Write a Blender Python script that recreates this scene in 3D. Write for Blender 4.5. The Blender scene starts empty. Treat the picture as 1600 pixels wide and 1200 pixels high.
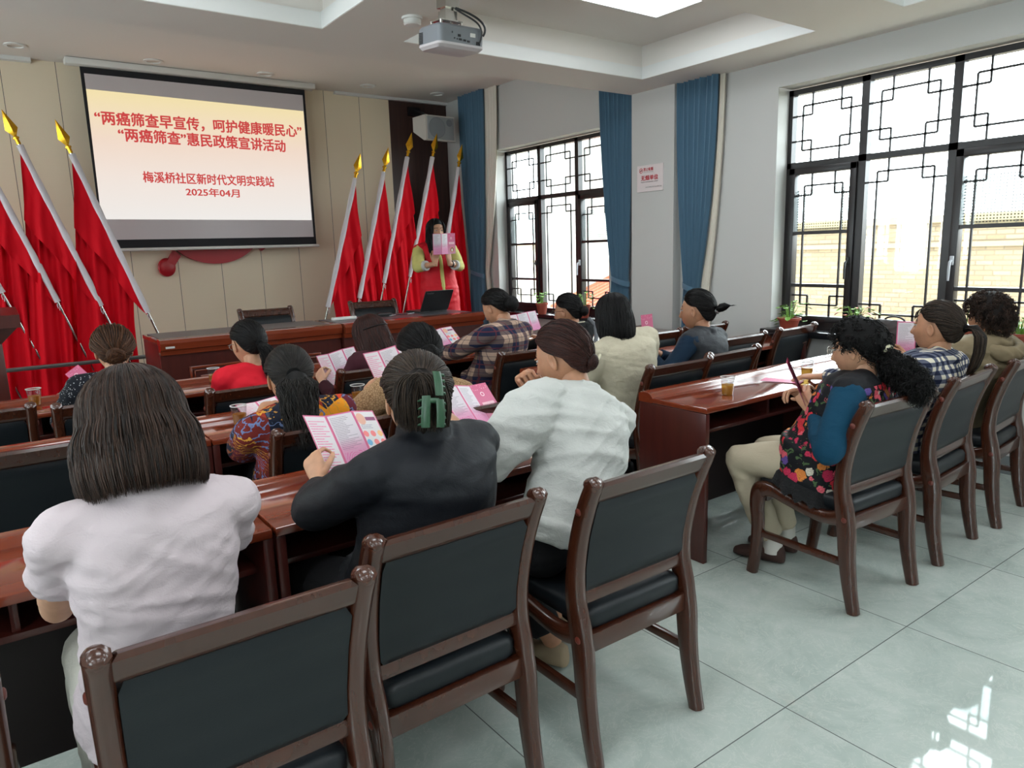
import bpy, bmesh, math, random
import numpy as np
from mathutils import Vector, Matrix, noise
sc = bpy.context.scene
COL = sc.collection
R = math.radians
PI = math.pi
rng = np.random.default_rng(7)

# ------------------------------------------------------------------ camera
F_PX = 1129.35
_yaw, _pitch, _roll = 0.62865391, 0.18422785, -0.03084564
def cam_rows():
    cy, sy = math.cos(_yaw), math.sin(_yaw)
    Rz = np.array([[cy, -sy, 0], [sy, cy, 0], [0, 0, 1]])
    B = np.array([[1, 0, 0], [0, 0, -1], [0, 1, 0]], float)
    cp, sp = math.cos(_pitch), math.sin(_pitch)
    Rx = np.array([[1, 0, 0], [0, cp, -sp], [0, sp, cp]])
    cr, sr = math.cos(_roll), math.sin(_roll)
    Rr = np.array([[cr, -sr, 0], [sr, cr, 0], [0, 0, 1]])
    return Rr @ Rx @ B @ Rz
_M = cam_rows()
cd = bpy.data.cameras.new('camera')
cam = bpy.data.objects.new('camera', cd)
COL.objects.link(cam)
cd.sensor_width = 36.0
cd.sensor_fit = 'HORIZONTAL'
cd.lens = F_PX / 1600 * 36.0
cd.clip_start = 0.05
cd.clip_end = 200
_m = Matrix((( _M[0][0], -_M[1][0], -_M[2][0], 0.0),
             ( _M[0][1], -_M[1][1], -_M[2][1], 0.0),
             ( _M[0][2], -_M[1][2], -_M[2][2], 1.48),
             (0, 0, 0, 1)))
cam.matrix_world = _m
sc.camera = cam

# ------------------------------------------------------------------ world, exposure
W = bpy.data.worlds.new('overcast_sky')
sc.world = W
W.use_nodes = True
_nt = W.node_tree
_bg = _nt.nodes['Background']
_bg.inputs[0].default_value = (0.93, 0.97, 1.0, 1)
_bg.inputs[1].default_value = 8.0
sc.view_settings.view_transform = 'Standard'
sc.view_settings.look = 'None'
sc.view_settings.gamma = 1
sc.view_settings.use_curve_mapping = False
sc.view_settings.exposure = 0.9
sc.cycles.use_denoising = True
sc.cycles.max_bounces = 8
sc.cycles.diffuse_bounces = 4
sc.cycles.glossy_bounces = 4
sc.cycles.transparent_max_bounces = 12
sc.cycles.sample_clamp_indirect = 6.0
sc.cycles.caustics_reflective = False
sc.cycles.caustics_refractive = False

XW, YF, YB, XL = 5.05, 8.18, -3.0, -3.4       # window wall, screen wall, rear wall, left wall
ZF, ZB = 3.305, 2.807                         # front ceiling, beam underside

# the hazy sun of that morning stands on the other side of the building: it lights the facades across the street
sd = bpy.data.lights.new('sun', 'SUN')
sd.energy = 0.8
sd.angle = R(3)
sd.color = (1.0, 0.93, 0.82)
so = bpy.data.objects.new('sun', sd)
COL.objects.link(so)
so.rotation_euler = (0, R(-48), R(-20))
so.location = (-4, 3, 9)

# daylight guides in the window openings (portals: they add no light of their own)
for (y0, y1) in ((1.62, 3.42), (5.25, 7.14), (-2.05, -0.25)):
    ld = bpy.data.lights.new('window_daylight', 'AREA')
    ld.shape = 'RECTANGLE'
    ld.size = 1.84
    ld.size_y = y1 - y0
    ld.cycles.is_portal = True
    lo = bpy.data.objects.new('window_daylight', ld)
    COL.objects.link(lo)
    lo.location = (XW + 0.26, (y0 + y1) / 2, 1.7)
    lo.rotation_euler = (0, R(90), 0)

for (y0, y1) in ((5.45, 7.65), (1.6, 3.6), (-2.1, -0.1)):  # the same guides for the windows added in the left wall
    ld = bpy.data.lights.new('window_daylight', 'AREA')
    ld.shape = 'RECTANGLE'
    ld.size = 1.84
    ld.size_y = y1 - y0
    ld.cycles.is_portal = True
    lo = bpy.data.objects.new('window_daylight', ld)
    COL.objects.link(lo)
    lo.location = (XL - 0.26, (y0 + y1) / 2, 1.7)
    lo.rotation_euler = (0, R(-90), 0)

# ------------------------------------------------------------------ helpers: materials
def lin(c):
    return tuple(((v / 255) / 12.92 if v / 255 <= 0.04045 else ((v / 255 + 0.055) / 1.055) ** 2.4) for v in c)

def mat(name, rgb, rough=0.5, metal=0.0, spec=0.5, emit=None, estr=0.0, coat=0.0, trans=0.0, sheen=0.0, sss=0.0):
    m = bpy.data.materials.new(name)
    m.use_nodes = True
    b = m.node_tree.nodes['Principled BSDF']
    c = lin(rgb)
    b.inputs['Base Color'].default_value = (*c, 1)
    b.inputs['Roughness'].default_value = rough
    b.inputs['Metallic'].default_value = metal
    b.inputs['Specular IOR Level'].default_value = spec
    if coat:
        b.inputs['Coat Weight'].default_value = coat
        b.inputs['Coat Roughness'].default_value = 0.08
    if trans:
        b.inputs['Transmission Weight'].default_value = trans
    if sheen:
        b.inputs['Sheen Weight'].default_value = sheen
    if sss:
        b.inputs['Subsurface Weight'].default_value = sss
        b.inputs['Subsurface Scale'].default_value = 0.01
    if emit:
        b.inputs['Emission Color'].default_value = (*lin(emit), 1)
        b.inputs['Emission Strength'].default_value = estr
    m.diffuse_color = (*c, 1)
    return m

class NG:
    """small shorthand for node graphs"""
    def __init__(s, m):
        s.m = m
        s.t = m.node_tree
        s.b = s.t.nodes['Principled BSDF']
    def n(s, kind, **kw):
        nd = s.t.nodes.new(kind)
        for k, v in kw.items():
            setattr(nd, k, v)
        return nd
    def l(s, a, b):
        s.t.links.new(a, b)
    def setin(s, sock, v):
        if hasattr(v, 'is_linked'):
            s.l(v, sock)
        else:
            sock.default_value = v
    def math(s, op, a, b=0.0, c=None, clamp=False):
        nd = s.n('ShaderNodeMath', operation=op, use_clamp=clamp)
        s.setin(nd.inputs[0], a)
        s.setin(nd.inputs[1], b)
        if c is not None:
            s.setin(nd.inputs[2], c)
        return nd.outputs[0]
    def mix(s, f, a, b, blend='MIX'):
        nd = s.n('ShaderNodeMix', data_type='RGBA', blend_type=blend)
        s.setin(nd.inputs[0], f)
        for i, v in ((6, a), (7, b)):
            if hasattr(v, 'is_linked'):
                s.l(v, nd.inputs[i])
            else:
                nd.inputs[i].default_value = (*v, 1)
        return nd.outputs[2]
    def coord(s, kind='Object'):
        return s.n('ShaderNodeTexCoord').outputs[kind]
    def xyz(s, v):
        nd = s.n('ShaderNodeSeparateXYZ')
        s.l(v, nd.inputs[0])
        return nd.outputs
    def mapping(s, v, scale=(1, 1, 1), loc=(0, 0, 0), rot=(0, 0, 0)):
        nd = s.n('ShaderNodeMapping')
        s.l(v, nd.inputs[0])
        nd.inputs['Scale'].default_value = scale
        nd.inputs['Location'].default_value = loc
        nd.inputs['Rotation'].default_value = rot
        return nd.outputs[0]
    def noise(s, v, scale=5, detail=3, rough=0.5, dist=0.0):
        nd = s.n('ShaderNodeTexNoise')
        s.l(v, nd.inputs['Vector'])
        nd.inputs['Scale'].default_value = scale
        nd.inputs['Detail'].default_value = detail
        nd.inputs['Roughness'].default_value = rough
        nd.inputs['Distortion'].default_value = dist
        return nd.outputs
    def ramp(s, f, stops, interp='LINEAR'):
        nd = s.n('ShaderNodeValToRGB')
        s.setin(nd.inputs[0], f)
        cr = nd.color_ramp
        cr.interpolation = interp
        while len(cr.elements) < len(stops):
            cr.elements.new(0.5)
        for e, (p, c) in zip(cr.elements, stops):
            e.position = p
            e.color = (*lin(c), 1) if not isinstance(c, float) else (c, c, c, 1)
        return nd.outputs[0]
    def bump(s, h, strength=0.3, dist=0.01):
        nd = s.n('ShaderNodeBump')
        nd.inputs['Strength'].default_value = strength
        nd.inputs['Distance'].default_value = dist
        s.l(h, nd.inputs['Height'])
        s.l(nd.outputs[0], s.b.inputs['Normal'])
    def color(s, v):
        s.l(v, s.b.inputs['Base Color'])

def wood(name, c1, c2, rough=0.25, axis='X', coat=0.4, scale=1.0):
    m = mat(name, c1, rough, coat=coat)
    g = NG(m)
    sx = {'X': (1.2, 14, 14), 'Y': (14, 1.2, 14), 'Z': (14, 14, 1.2)}[axis]
    v = g.mapping(g.coord(), tuple(k * scale for k in sx))
    n = g.noise(v, 2.0, 4, 0.55, 0.15)[0]
    g.color(g.ramp(n, [(0.25, c2), (0.75, c1)]))
    return m

def fabric(name, rgb, rough=0.85, wr=0.35, scale=18, sheen=0.0, vary=0.12):
    m = mat(name, rgb, rough, spec=0.25, sheen=sheen)
    g = NG(m)
    v = g.coord()
    n1 = g.noise(g.mapping(v, (1, 1, 1.6)), scale, 4, 0.55, 0.8)[0]
    n2 = g.noise(v, 260, 2)[0]
    h = g.math('ADD', n1, g.math('MULTIPLY', n2, 0.12))
    g.bump(h, wr, 0.012)
    return m

# ------------------------------------------------------------------ helpers: meshes
class MB:
    def __init__(s):
        s.v = []
        s.f = []
        s.mi = []
    def add(s, verts, faces, mi=0):
        o = len(s.v)
        s.v.extend([tuple(map(float, p)) for p in verts])
        for f in faces:
            s.f.append(tuple(i + o for i in f))
            s.mi.append(mi)
        return s
    def addbm(s, bm, mi=0):
        bm.verts.ensure_lookup_table()
        bm.verts.index_update()
        s.add([v.co[:] for v in bm.verts], [[v.index for v in f.verts] for f in bm.faces], mi)
        bm.free()
        return s
    def box(s, x0, x1, y0, y1, z0, z1, bev=0.0, mi=0, seg=2):
        bm = bmesh.new()
        bmesh.ops.create_cube(bm, size=1)
        for v in bm.verts:
            v.co = ((x0 + x1) / 2 + v.co.x * (x1 - x0), (y0 + y1) / 2 + v.co.y * (y1 - y0), (z0 + z1) / 2 + v.co.z * (z1 - z0))
        if bev > 0:
            bev = min(bev, 0.49 * min(abs(x1 - x0), abs(y1 - y0), abs(z1 - z0)))
            bmesh.ops.bevel(bm, geom=bm.edges[:], offset=bev, segments=seg, affect='EDGES', profile=0.5)
        return s.addbm(bm, mi)
    def rings(s, rings, closed=True, caps=True, mi=0, loop=False):
        """rings: list of equal-length point lists"""
        n = len(rings[0])
        vs = [p for r in rings for p in r]
        fs = []
        m = len(rings)
        for i in range(m if loop else m - 1):
            j2 = (i + 1) % m
            for j in range(n if closed else n - 1):
                k = (j + 1) % n
                fs.append((i * n + j, i * n + k, j2 * n + k, j2 * n + j))
        if caps and closed and not loop:
            fs.append(tuple(range(n - 1, -1, -1)))
            fs.append(tuple((m - 1) * n + i for i in range(n)))
        return s.add(vs, fs, mi)
    def tube(s, path, rad, n=8, mi=0, caps=True):
        path = [Vector(p) for p in path]
        if not hasattr(rad, '__len__'):
            rad = [rad] * len(path)
        rings = []
        up = None
        for i, p in enumerate(path):
            t = (path[min(i + 1, len(path) - 1)] - path[max(i - 1, 0)])
            t = t.normalized() if t.length > 1e-9 else Vector((0, 0, 1))
            if up is None:
                up = Vector((0, 0, 1)) if abs(t.z) < 0.9 else Vector((0, 1, 0))
            a = t.cross(up)
            if a.length < 1e-6:
                a = t.cross(Vector((1, 0, 0)))
            a.normalize()
            b = a.cross(t)
            up = b
            rings.append([p + (a * math.cos(2 * PI * k / n) + b * math.sin(2 * PI * k / n)) * rad[i] for k in range(n)])
        return s.rings(rings, caps=caps, mi=mi)
    def lathe(s, prof, n=24, cx=0, cy=0, cz=0, mi=0, caps=True):
        rings = [[(cx + r * math.cos(2 * PI * k / n), cy + r * math.sin(2 * PI * k / n), cz + z) for k in range(n)] for r, z in prof]
        return s.rings(rings, caps=caps, mi=mi)
    def prism(s, poly, axis, a0, a1, mi=0):
        """poly: 2-D outline; axis the extrusion axis"""
        def P(p, a):
            return {'X': (a, p[0], p[1]), 'Y': (p[0], a, p[1]), 'Z': (p[0], p[1], a)}[axis]
        return s.rings([[P(p, a0) for p in poly], [P(p, a1) for p in poly]], mi=mi)
    def ell(s, c, r, n=16, m=10, mi=0, rot=None):
        c = Vector(c)
        rings = []
        for i in range(1, m):
            th = PI * i / m
            ring = []
            for k in range(n):
                ph = 2 * PI * k / n
                q = Vector((r[0] * math.sin(th) * math.cos(ph), r[1] * math.sin(th) * math.sin(ph), r[2] * math.cos(th)))
                if rot is not None:
                    q = rot @ q
                ring.append(c + q)
            rings.append(ring)
        o = len(s.v)
        s.rings(rings, caps=False, mi=mi)
        t = Vector((0, 0, r[2]))
        if rot is not None:
            t = rot @ t
        a = len(s.v)
        s.v.append(tuple(c + t))
        s.v.append(tuple(c - t))
        for k in range(n):
            k2 = (k + 1) % n
            s.f.append((a, o + k, o + k2)); s.mi.append(mi)
            e = o + (m - 2) * n
            s.f.append((a + 1, e + k2, e + k)); s.mi.append(mi)
        return s
    def mesh(s, name, mats, angle=35, smooth=True):
        me = bpy.data.meshes.new(name)
        me.from_pydata(s.v, [], s.f)
        for m in mats:
            me.materials.append(m)
        if len(mats) > 1:
            me.polygons.foreach_set('material_index', s.mi)
        bm = bmesh.new()
        bm.from_mesh(me)
        bmesh.ops.recalc_face_normals(bm, faces=bm.faces[:])
        bm.to_mesh(me)
        bm.free()
        if smooth:
            me.polygons.foreach_set('use_smooth', [True] * len(me.polygons))
            if angle < 180:
                me.set_sharp_from_angle(angle=R(angle))
        me.update()
        return me
    def obj(s, name, mats, parent=None, angle=35, smooth=True):
        if not isinstance(mats, (list, tuple)):
            mats = [mats]
        return link(name, s.mesh(name, mats, angle, smooth), parent)

def link(name, me, parent=None):
    o = bpy.data.objects.new(name, me)
    COL.objects.link(o)
    if parent is not None:
        o.parent = parent
    return o

def thing(name, label, cat, loc=(0, 0, 0), rz=0.0, group=None, kind=None):
    o = bpy.data.objects.new(name, None)
    o.empty_display_size = 0.1
    COL.objects.link(o)
    o.location = loc
    o.rotation_euler = (0, 0, rz)
    o['label'] = label
    o['category'] = cat
    if group:
        o['group'] = group
    if kind:
        o['kind'] = kind
    return o

def tag(o, label, cat, group=None):
    o['label'] = label
    o['category'] = cat
    if group:
        o['group'] = group
    return o

def struct(o, label=None, cat=None):
    o['kind'] = 'structure'
    if label:
        o['label'] = label
    if cat:
        o['category'] = cat
    return o

def dup(root, loc, rz, label, group=None):
    r = root.copy()
    COL.objects.link(r)
    r.location = loc
    r.rotation_euler = (0, 0, rz)
    r['label'] = label
    if group:
        r['group'] = group
    for ch in list(root.children):
        c = ch.copy()
        COL.objects.link(c)
        c.parent = r
        for g in ch.children:
            d = g.copy()
            COL.objects.link(d)
            d.parent = c
    return r

def text_mesh(body, size, depth=0.0, bold=0.0, name='text', align='LEFT'):
    cu = bpy.data.curves.new(name, 'FONT')
    cu.body = body
    cu.size = size
    cu.align_x = align
    cu.extrude = depth
    cu.offset = bold
    cu.resolution_u = 3
    o = bpy.data.objects.new(name, cu)
    COL.objects.link(o)
    dg = bpy.context.evaluated_depsgraph_get()
    me = bpy.data.meshes.new_from_object(o.evaluated_get(dg))
    bpy.data.objects.remove(o)
    return me

def fit_text(me, x0, x1, zlo, zhi, plane, off, facing=1, skew=0.0):
    """scale a text mesh into a box on a wall plane; returns nothing. plane 'Y': x->X, y->Z ; plane 'X': x->-Y"""
    co = np.zeros(len(me.vertices) * 3)
    me.vertices.foreach_get('co', co)
    co = co.reshape(-1, 3)
    mn, mx = co.min(0), co.max(0)
    u = (co[:, 0] - mn[0]) / (mx[0] - mn[0])
    w = (co[:, 1] - mn[1]) / (mx[1] - mn[1])
    dz = co[:, 2]
    X = x0 + u * (x1 - x0)
    Z = zlo + w * (zhi - zlo) + skew * u
    if plane == 'Y':
        out = np.stack([X, np.full_like(X, off) - dz, Z], 1)
    else:
        out = np.stack([np.full_like(X, off) - dz, X, Z], 1)
    me.vertices.foreach_set('co', out.reshape(-1))
    me.update()

# ------------------------------------------------------------------ materials
M = {}
M['wall'] = mat('white_wall_paint', (190, 190, 187), 0.8, spec=0.2)
M['ceil'] = mat('white_ceiling_paint', (230, 226, 220), 0.85, spec=0.2)
M['trimwhite'] = mat('white_trim_paint', (226, 228, 226), 0.5)
M['dark'] = mat('black_plastic', (22, 22, 24), 0.4)
M['frame'] = mat('dark_window_aluminium', (30, 27, 28), 0.35)
M['steel'] = mat('polished_steel', (190, 188, 182), 0.2, metal=1.0)
M['iron'] = mat('grey_steel_bar', (110, 108, 106), 0.4, metal=0.7)
M['gold'] = mat('shiny_gold', (226, 172, 50), 0.22, metal=1.0)
M['white'] = mat('white_plastic', (222, 222, 218), 0.4)
M['grey'] = mat('light_grey_plastic', (172, 176, 182), 0.4)
M['midgrey'] = mat('grey_plastic', (120, 124, 130), 0.45)
M['sill'] = mat('black_stone_sill', (30, 30, 33), 0.2)
M['desk'] = wood('red_brown_desk_wood', (122, 52, 29), (102, 41, 24), 0.14, 'X', 0.6)
M['deskz'] = wood('red_brown_panel_wood', (74, 30, 24), (60, 23, 19), 0.3, 'Z', 0.3)
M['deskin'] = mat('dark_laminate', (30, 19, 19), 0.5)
M['chairw'] = wood('dark_walnut_lacquer', (68, 33, 19), (56, 27, 16), 0.27, 'Z', 0.5)
M['leather'] = mat('blue_grey_leatherette', (20, 25, 29), 0.42, spec=0.32)
g = NG(M['leather'])
g.bump(g.noise(g.coord(), 320, 2)[0], 0.12, 0.002)
M['darkwood'] = wood('dark_wood_wall_panel', (74, 50, 44), (54, 36, 33), 0.45, 'Z', 0.0, 0.8)

# glass: a thin pane that lets the view through and mirrors a little
def glass_pane(name, tint=(0.93, 0.97, 0.97), refl=0.045):
    m = bpy.data.materials.new(name)
    m.use_nodes = True
    t = m.node_tree
    t.nodes.clear()
    out = t.nodes.new('ShaderNodeOutputMaterial')
    tr = t.nodes.new('ShaderNodeBsdfTransparent')
    tr.inputs[0].default_value = (*tint, 1)
    gl = t.nodes.new('ShaderNodeBsdfGlossy')
    gl.inputs['Roughness'].default_value = 0.02
    mx = t.nodes.new('ShaderNodeMixShader')
    lw = t.nodes.new('ShaderNodeLayerWeight')
    lw.inputs[0].default_value = 0.5
    p4 = t.nodes.new('ShaderNodeMath'); p4.operation = 'POWER'
    t.links.new(lw.outputs['Facing'], p4.inputs[0]); p4.inputs[1].default_value = 5.0
    ma = t.nodes.new('ShaderNodeMath'); ma.operation = 'MULTIPLY_ADD'; ma.use_clamp = True
    t.links.new(p4.outputs[0], ma.inputs[0]); ma.inputs[1].default_value = 0.7; ma.inputs[2].default_value = refl
    t.links.new(ma.outputs[0], mx.inputs[0])
    t.links.new(tr.outputs[0], mx.inputs[1])
    t.links.new(gl.outputs[0], mx.inputs[2])
    t.links.new(mx.outputs[0], out.inputs[0])
    return m
M['glass'] = glass_pane('window_glass')
M['cup'] = glass_pane('clear_cup_plastic', (0.9, 0.9, 0.9))
M['lens'] = glass_pane('spectacle_glass', (0.92, 0.94, 0.95))
# ================================================================== the room
# floor: grey-green marble tiles 0.8 m, joints where the photo shows them
m = mat('polished_marble_tile', (170, 178, 174), 0.035, spec=0.5)
g = NG(m)
v = g.coord()
x, y, z = g.xyz(v)
def joint(c, off):
    f = g.math('FRACT', g.math('MULTIPLY', g.math('SUBTRACT', c, off), 1 / 0.8))
    d = g.math('MINIMUM', f, g.math('SUBTRACT', 1.0, f))
    return g.math('LESS_THAN', d, 0.0024)
j = g.math('MAXIMUM', joint(x, 1.920), joint(y, 1.197))
# every tile carries its own piece of stone
tx = g.math('FLOOR', g.math('MULTIPLY', g.math('SUBTRACT', x, 1.920), 1 / 0.8))
ty = g.math('FLOOR', g.math('MULTIPLY', g.math('SUBTRACT', y, 1.197), 1 / 0.8))
cmb = g.n('ShaderNodeCombineXYZ')
g.l(g.math('ADD', x, g.math('MULTIPLY', tx, 3.7)), cmb.inputs[0])
g.l(g.math('ADD', y, g.math('MULTIPLY', ty, 5.3)), cmb.inputs[1])
g.l(g.math('MULTIPLY', g.math('ADD', tx, ty), 1.3), cmb.inputs[2])
n1 = g.noise(cmb.outputs[0], 3.2, 8, 0.62, 1.6)[0]
n2 = g.noise(cmb.outputs[0], 7.0, 6, 0.7, 2.5)[0]
base = g.ramp(n1, [(0.28, (158, 169, 162)), (0.5, (173, 183, 176)), (0.72, (185, 192, 186))])
vein = g.math('LESS_THAN', g.math('ABSOLUTE', g.math('SUBTRACT', n2, 0.5)), 0.012)
vein2 = g.math('MULTIPLY', vein, g.noise(cmb.outputs[0], 2.2, 2)[0])
c1 = g.mix(g.math('MULTIPLY', vein2, 0.55), base, lin((210, 211, 203)))
g.color(g.mix(j, c1, lin((96, 100, 98))))
M['floor'] = m
struct(MB().box(XL, XW, YB, YF, -0.12, 0.0).obj('floor', m, smooth=False))

# screen wall: cream boards with thin seams, dark wood bay at the right
m = mat('cream_wall_boards', (228, 214, 188), 0.7, spec=0.2)
g = NG(m)
x, y, z = g.xyz(g.coord())
f = g.math('FRACT', g.math('MULTIPLY', g.math('SUBTRACT', x, 0.42), 1 / 0.431))
d = g.math('MINIMUM', f, g.math('SUBTRACT', 1.0, f))
seam = g.math('LESS_THAN', d, 0.006)
lines = g.noise(g.mapping(g.coord(), (0.6, 0.6, 160)), 4, 2)[0]
cc = g.mix(g.math('MULTIPLY', lines, 0.25), lin((242, 228, 202)), lin((224, 209, 182)))
g.color(g.mix(seam, cc, lin((104, 96, 90))))
M['boards'] = m
struct(MB().box(XL, 4.25, YF, YF + 0.2, 0, 3.6).obj('wall_front', m, smooth=False))
t4 = struct(MB().box(4.25, XW + 0.3, YF, YF + 0.2, 0, 3.6).obj('trim_4', M['darkwood'], smooth=False))
t4['label'] = 'dark wood panel bay in the right corner of the front wall'
LOPEN = [(-2.1, -0.1), (1.6, 3.6), (5.45, 7.65)]  # openings added in the unseen left wall to bring in more daylight
mb = MB()
_p = YB - 0.2
for (a, b) in LOPEN:
    mb.box(XL - 0.26, XL, _p, a, 0, 3.6).box(XL - 0.26, XL, a, b, 0, 0.80).box(XL - 0.26, XL, a, b, 2.614, 3.6)
    _p = b
mb.box(XL - 0.26, XL, _p, YF + 0.2, 0, 3.6)
struct(mb.obj('wall_left', M['wall'], smooth=False))
struct(MB().box(XL, XW + 0.3, YB - 0.2, YB, 0, 3.6).obj('wall_back', M['wall'], smooth=False))

# window wall with three openings
WT = 0.26
OPEN = [(-2.05, -0.25, 0.80, 2.614), (1.62, 3.42, 0.80, 2.614), (5.25, 7.14, 0.76, 2.614)]
mb = MB()
ys = [YB]
for (a, b, z0, z1) in OPEN:
    mb.box(XW, XW + WT, ys[-1], a, 0, 3.6)
    mb.box(XW, XW + WT, a, b, 0, z0)
    mb.box(XW, XW + WT, a, b, z1, 3.6)
    ys.append(b)
mb.box(XW, XW + WT, ys[-1], YF, 0, 3.6)
struct(mb.obj('wall_right', M['wall'], smooth=False))
struct(MB().box(4.95, XW, 4.35, 4.85, 0, ZB).obj('trim_1', M['wall'], smooth=False), 'white pilaster between the two curtained windows', 'pilaster')
m = mat('grey_skirting_tile', (120, 126, 128), 0.25)
struct(MB().box(XW - 0.014, XW, YB, 4.35, 0.0, 0.115).box(XW - 0.014, XW, 4.85, YF, 0.0, 0.115).box(4.936, 4.95, 4.336, 4.864, 0, 0.115).obj('baseboard_right', m, smooth=False))

# ceiling: plain bay by the screen, lowered grid of coffers over the seats
mb = MB()
mb.box(XL, XW, 4.865, YF, ZF, ZF + 0.2)
CX = [(-3.045, -0.862), (-0.32, 1.863), (2.405, 4.59)]
CY = [(-3.36 + 0.0, -1.84), (-1.29, 0.23), (0.78, 2.30), (2.85, 4.38)]
CY[0] = (-2.9, -1.84)
def grid(z0, z1, e):
    y_prev = YB
    for (a, b) in CY:
        mb.box(XL, XW, y_prev, a - e, z0, z1)
        x_prev = XL
        for (p, q) in CX:
            mb.box(x_prev, p - e, a - e, b + e, z0, z1)
            x_prev = q + e
        mb.box(x_prev, XW, a - e, b + e, z0, z1)
        y_prev = b + e
    mb.box(XL, XW, y_prev, 4.865, z0, z1)
grid(ZB, 2.893, 0.0)
grid(2.893, 3.07, 0.025)
mb.box(XL, XW, YB, 4.865, 3.07, 3.6)
struct(mb.obj('ceiling', M['ceil'], smooth=False))
mb = MB()
for (p, q) in CX:
    for (a, b) in CY:
        t = 0.004
        mb.box(p, q, a, a + t, ZB + 0.002, 2.9)
        mb.box(p, q, b - t, b, ZB + 0.002, 2.9)
        mb.box(p, p + t, a, b, ZB + 0.002, 2.9)
        mb.box(q - t, q, a, b, ZB + 0.002, 2.9)
struct(mb.obj('trim_2', M['trimwhite'], smooth=False), 'white border strips round the ceiling coffers', 'trim')
struct(MB().box(XL, 0.66, YF - 0.07, YF, ZF - 0.035, ZF).box(3.56, XW, YF - 0.05, YF, ZF - 0.03, ZF).obj('trim_3', M['trimwhite'], smooth=False), 'thin white cornice over the front wall', 'trim')
# low stage under the head table
struct(MB().box(XL, XW, 5.3, YF, 0.0, 0.15, 0.0).obj('stage_platform', mat('dark_red_stage_carpet', (96, 30, 30), 0.9), smooth=False), 'low stage under the head tables', 'stage')

# ------------------------------------------------------------------ windows
def lattice(mb, xs, y0, y1, z0, z1, top=True, bot=True, r=0.0065):
    """thin decorative bars in one pane; y runs along the wall"""
    w, h = y1 - y0, z1 - z0
    a, b = 0.15 * w, 0.29 * w
    c, d = 0.085, 0.155
    def hb(ya, yb, zz):
        mb.box(xs - r, xs + r, ya, yb, zz - r, zz + r)
    def vb(yy, za, zb):
        mb.box(xs - r, xs + r, yy - r, yy + r, za, zb)
    zt, zb_ = (z1 - c, z0 + c)
    vb(y0 + a, (z0 + c) if bot else z0, zt if top else z1)
    vb(y1 - a, (z0 + c) if bot else z0, zt if top else z1)
    if top:
        hb(y0 + a, y1 - a, zt)
        for s, yy in ((1, y0), (-1, y1)):
            vb(yy + s * b, z1 - d, z1)
            hb(min(yy, yy + s * b), max(yy, yy + s * b), z1 - d)
    if bot:
        hb(y0 + a, y1 - a, zb_)
        for s, yy in ((1, y0), (-1, y1)):
            vb(yy + s * b, z0, z0 + d)
            hb(min(yy, yy + s * b), max(yy, yy + s * b), z0 + d)

M['mesh'] = glass_pane('insect_mesh')
_t = M['mesh'].node_tree
_tc = _t.nodes.new('ShaderNodeTexCoord')
_sx = _t.nodes.new('ShaderNodeSeparateXYZ')
_t.links.new(_tc.outputs['Object'], _sx.inputs[0])
def _m(op, a, b):
    n = _t.nodes.new('ShaderNodeMath'); n.operation = op
    for i, q in enumerate((a, b)):
        if hasattr(q, 'is_linked'): _t.links.new(q, n.inputs[i])
        else: n.inputs[i].default_value = q
    return n.outputs[0]
_dy = _m('LESS_THAN', _m('FRACT', _m('MULTIPLY', _sx.outputs[1], 52.0), 0.0), 0.45)
_dz = _m('LESS_THAN', _m('FRACT', _m('MULTIPLY', _sx.outputs[2], 52.0), 0.0), 0.45)
_df = _t.nodes.new('ShaderNodeBsdfDiffuse'); _df.inputs[0].default_value = (0.08, 0.08, 0.08, 1)
_ms = _t.nodes.new('ShaderNodeMixShader')
_t.links.new(_m('MULTIPLY', _m('MULTIPLY', _dy, _dz), 0.8), _ms.inputs[0])
_old = _t.nodes['Mix Shader'] if 'Mix Shader' in _t.nodes else None
_outn = [n for n in _t.nodes if n.type == 'OUTPUT_MATERIAL'][0]
_t.links.new(_outn.inputs[0].links[0].from_socket, _ms.inputs[1])
_t.links.new(_df.outputs[0], _ms.inputs[2])
_t.links.new(_ms.outputs[0], _outn.inputs[0])

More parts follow.
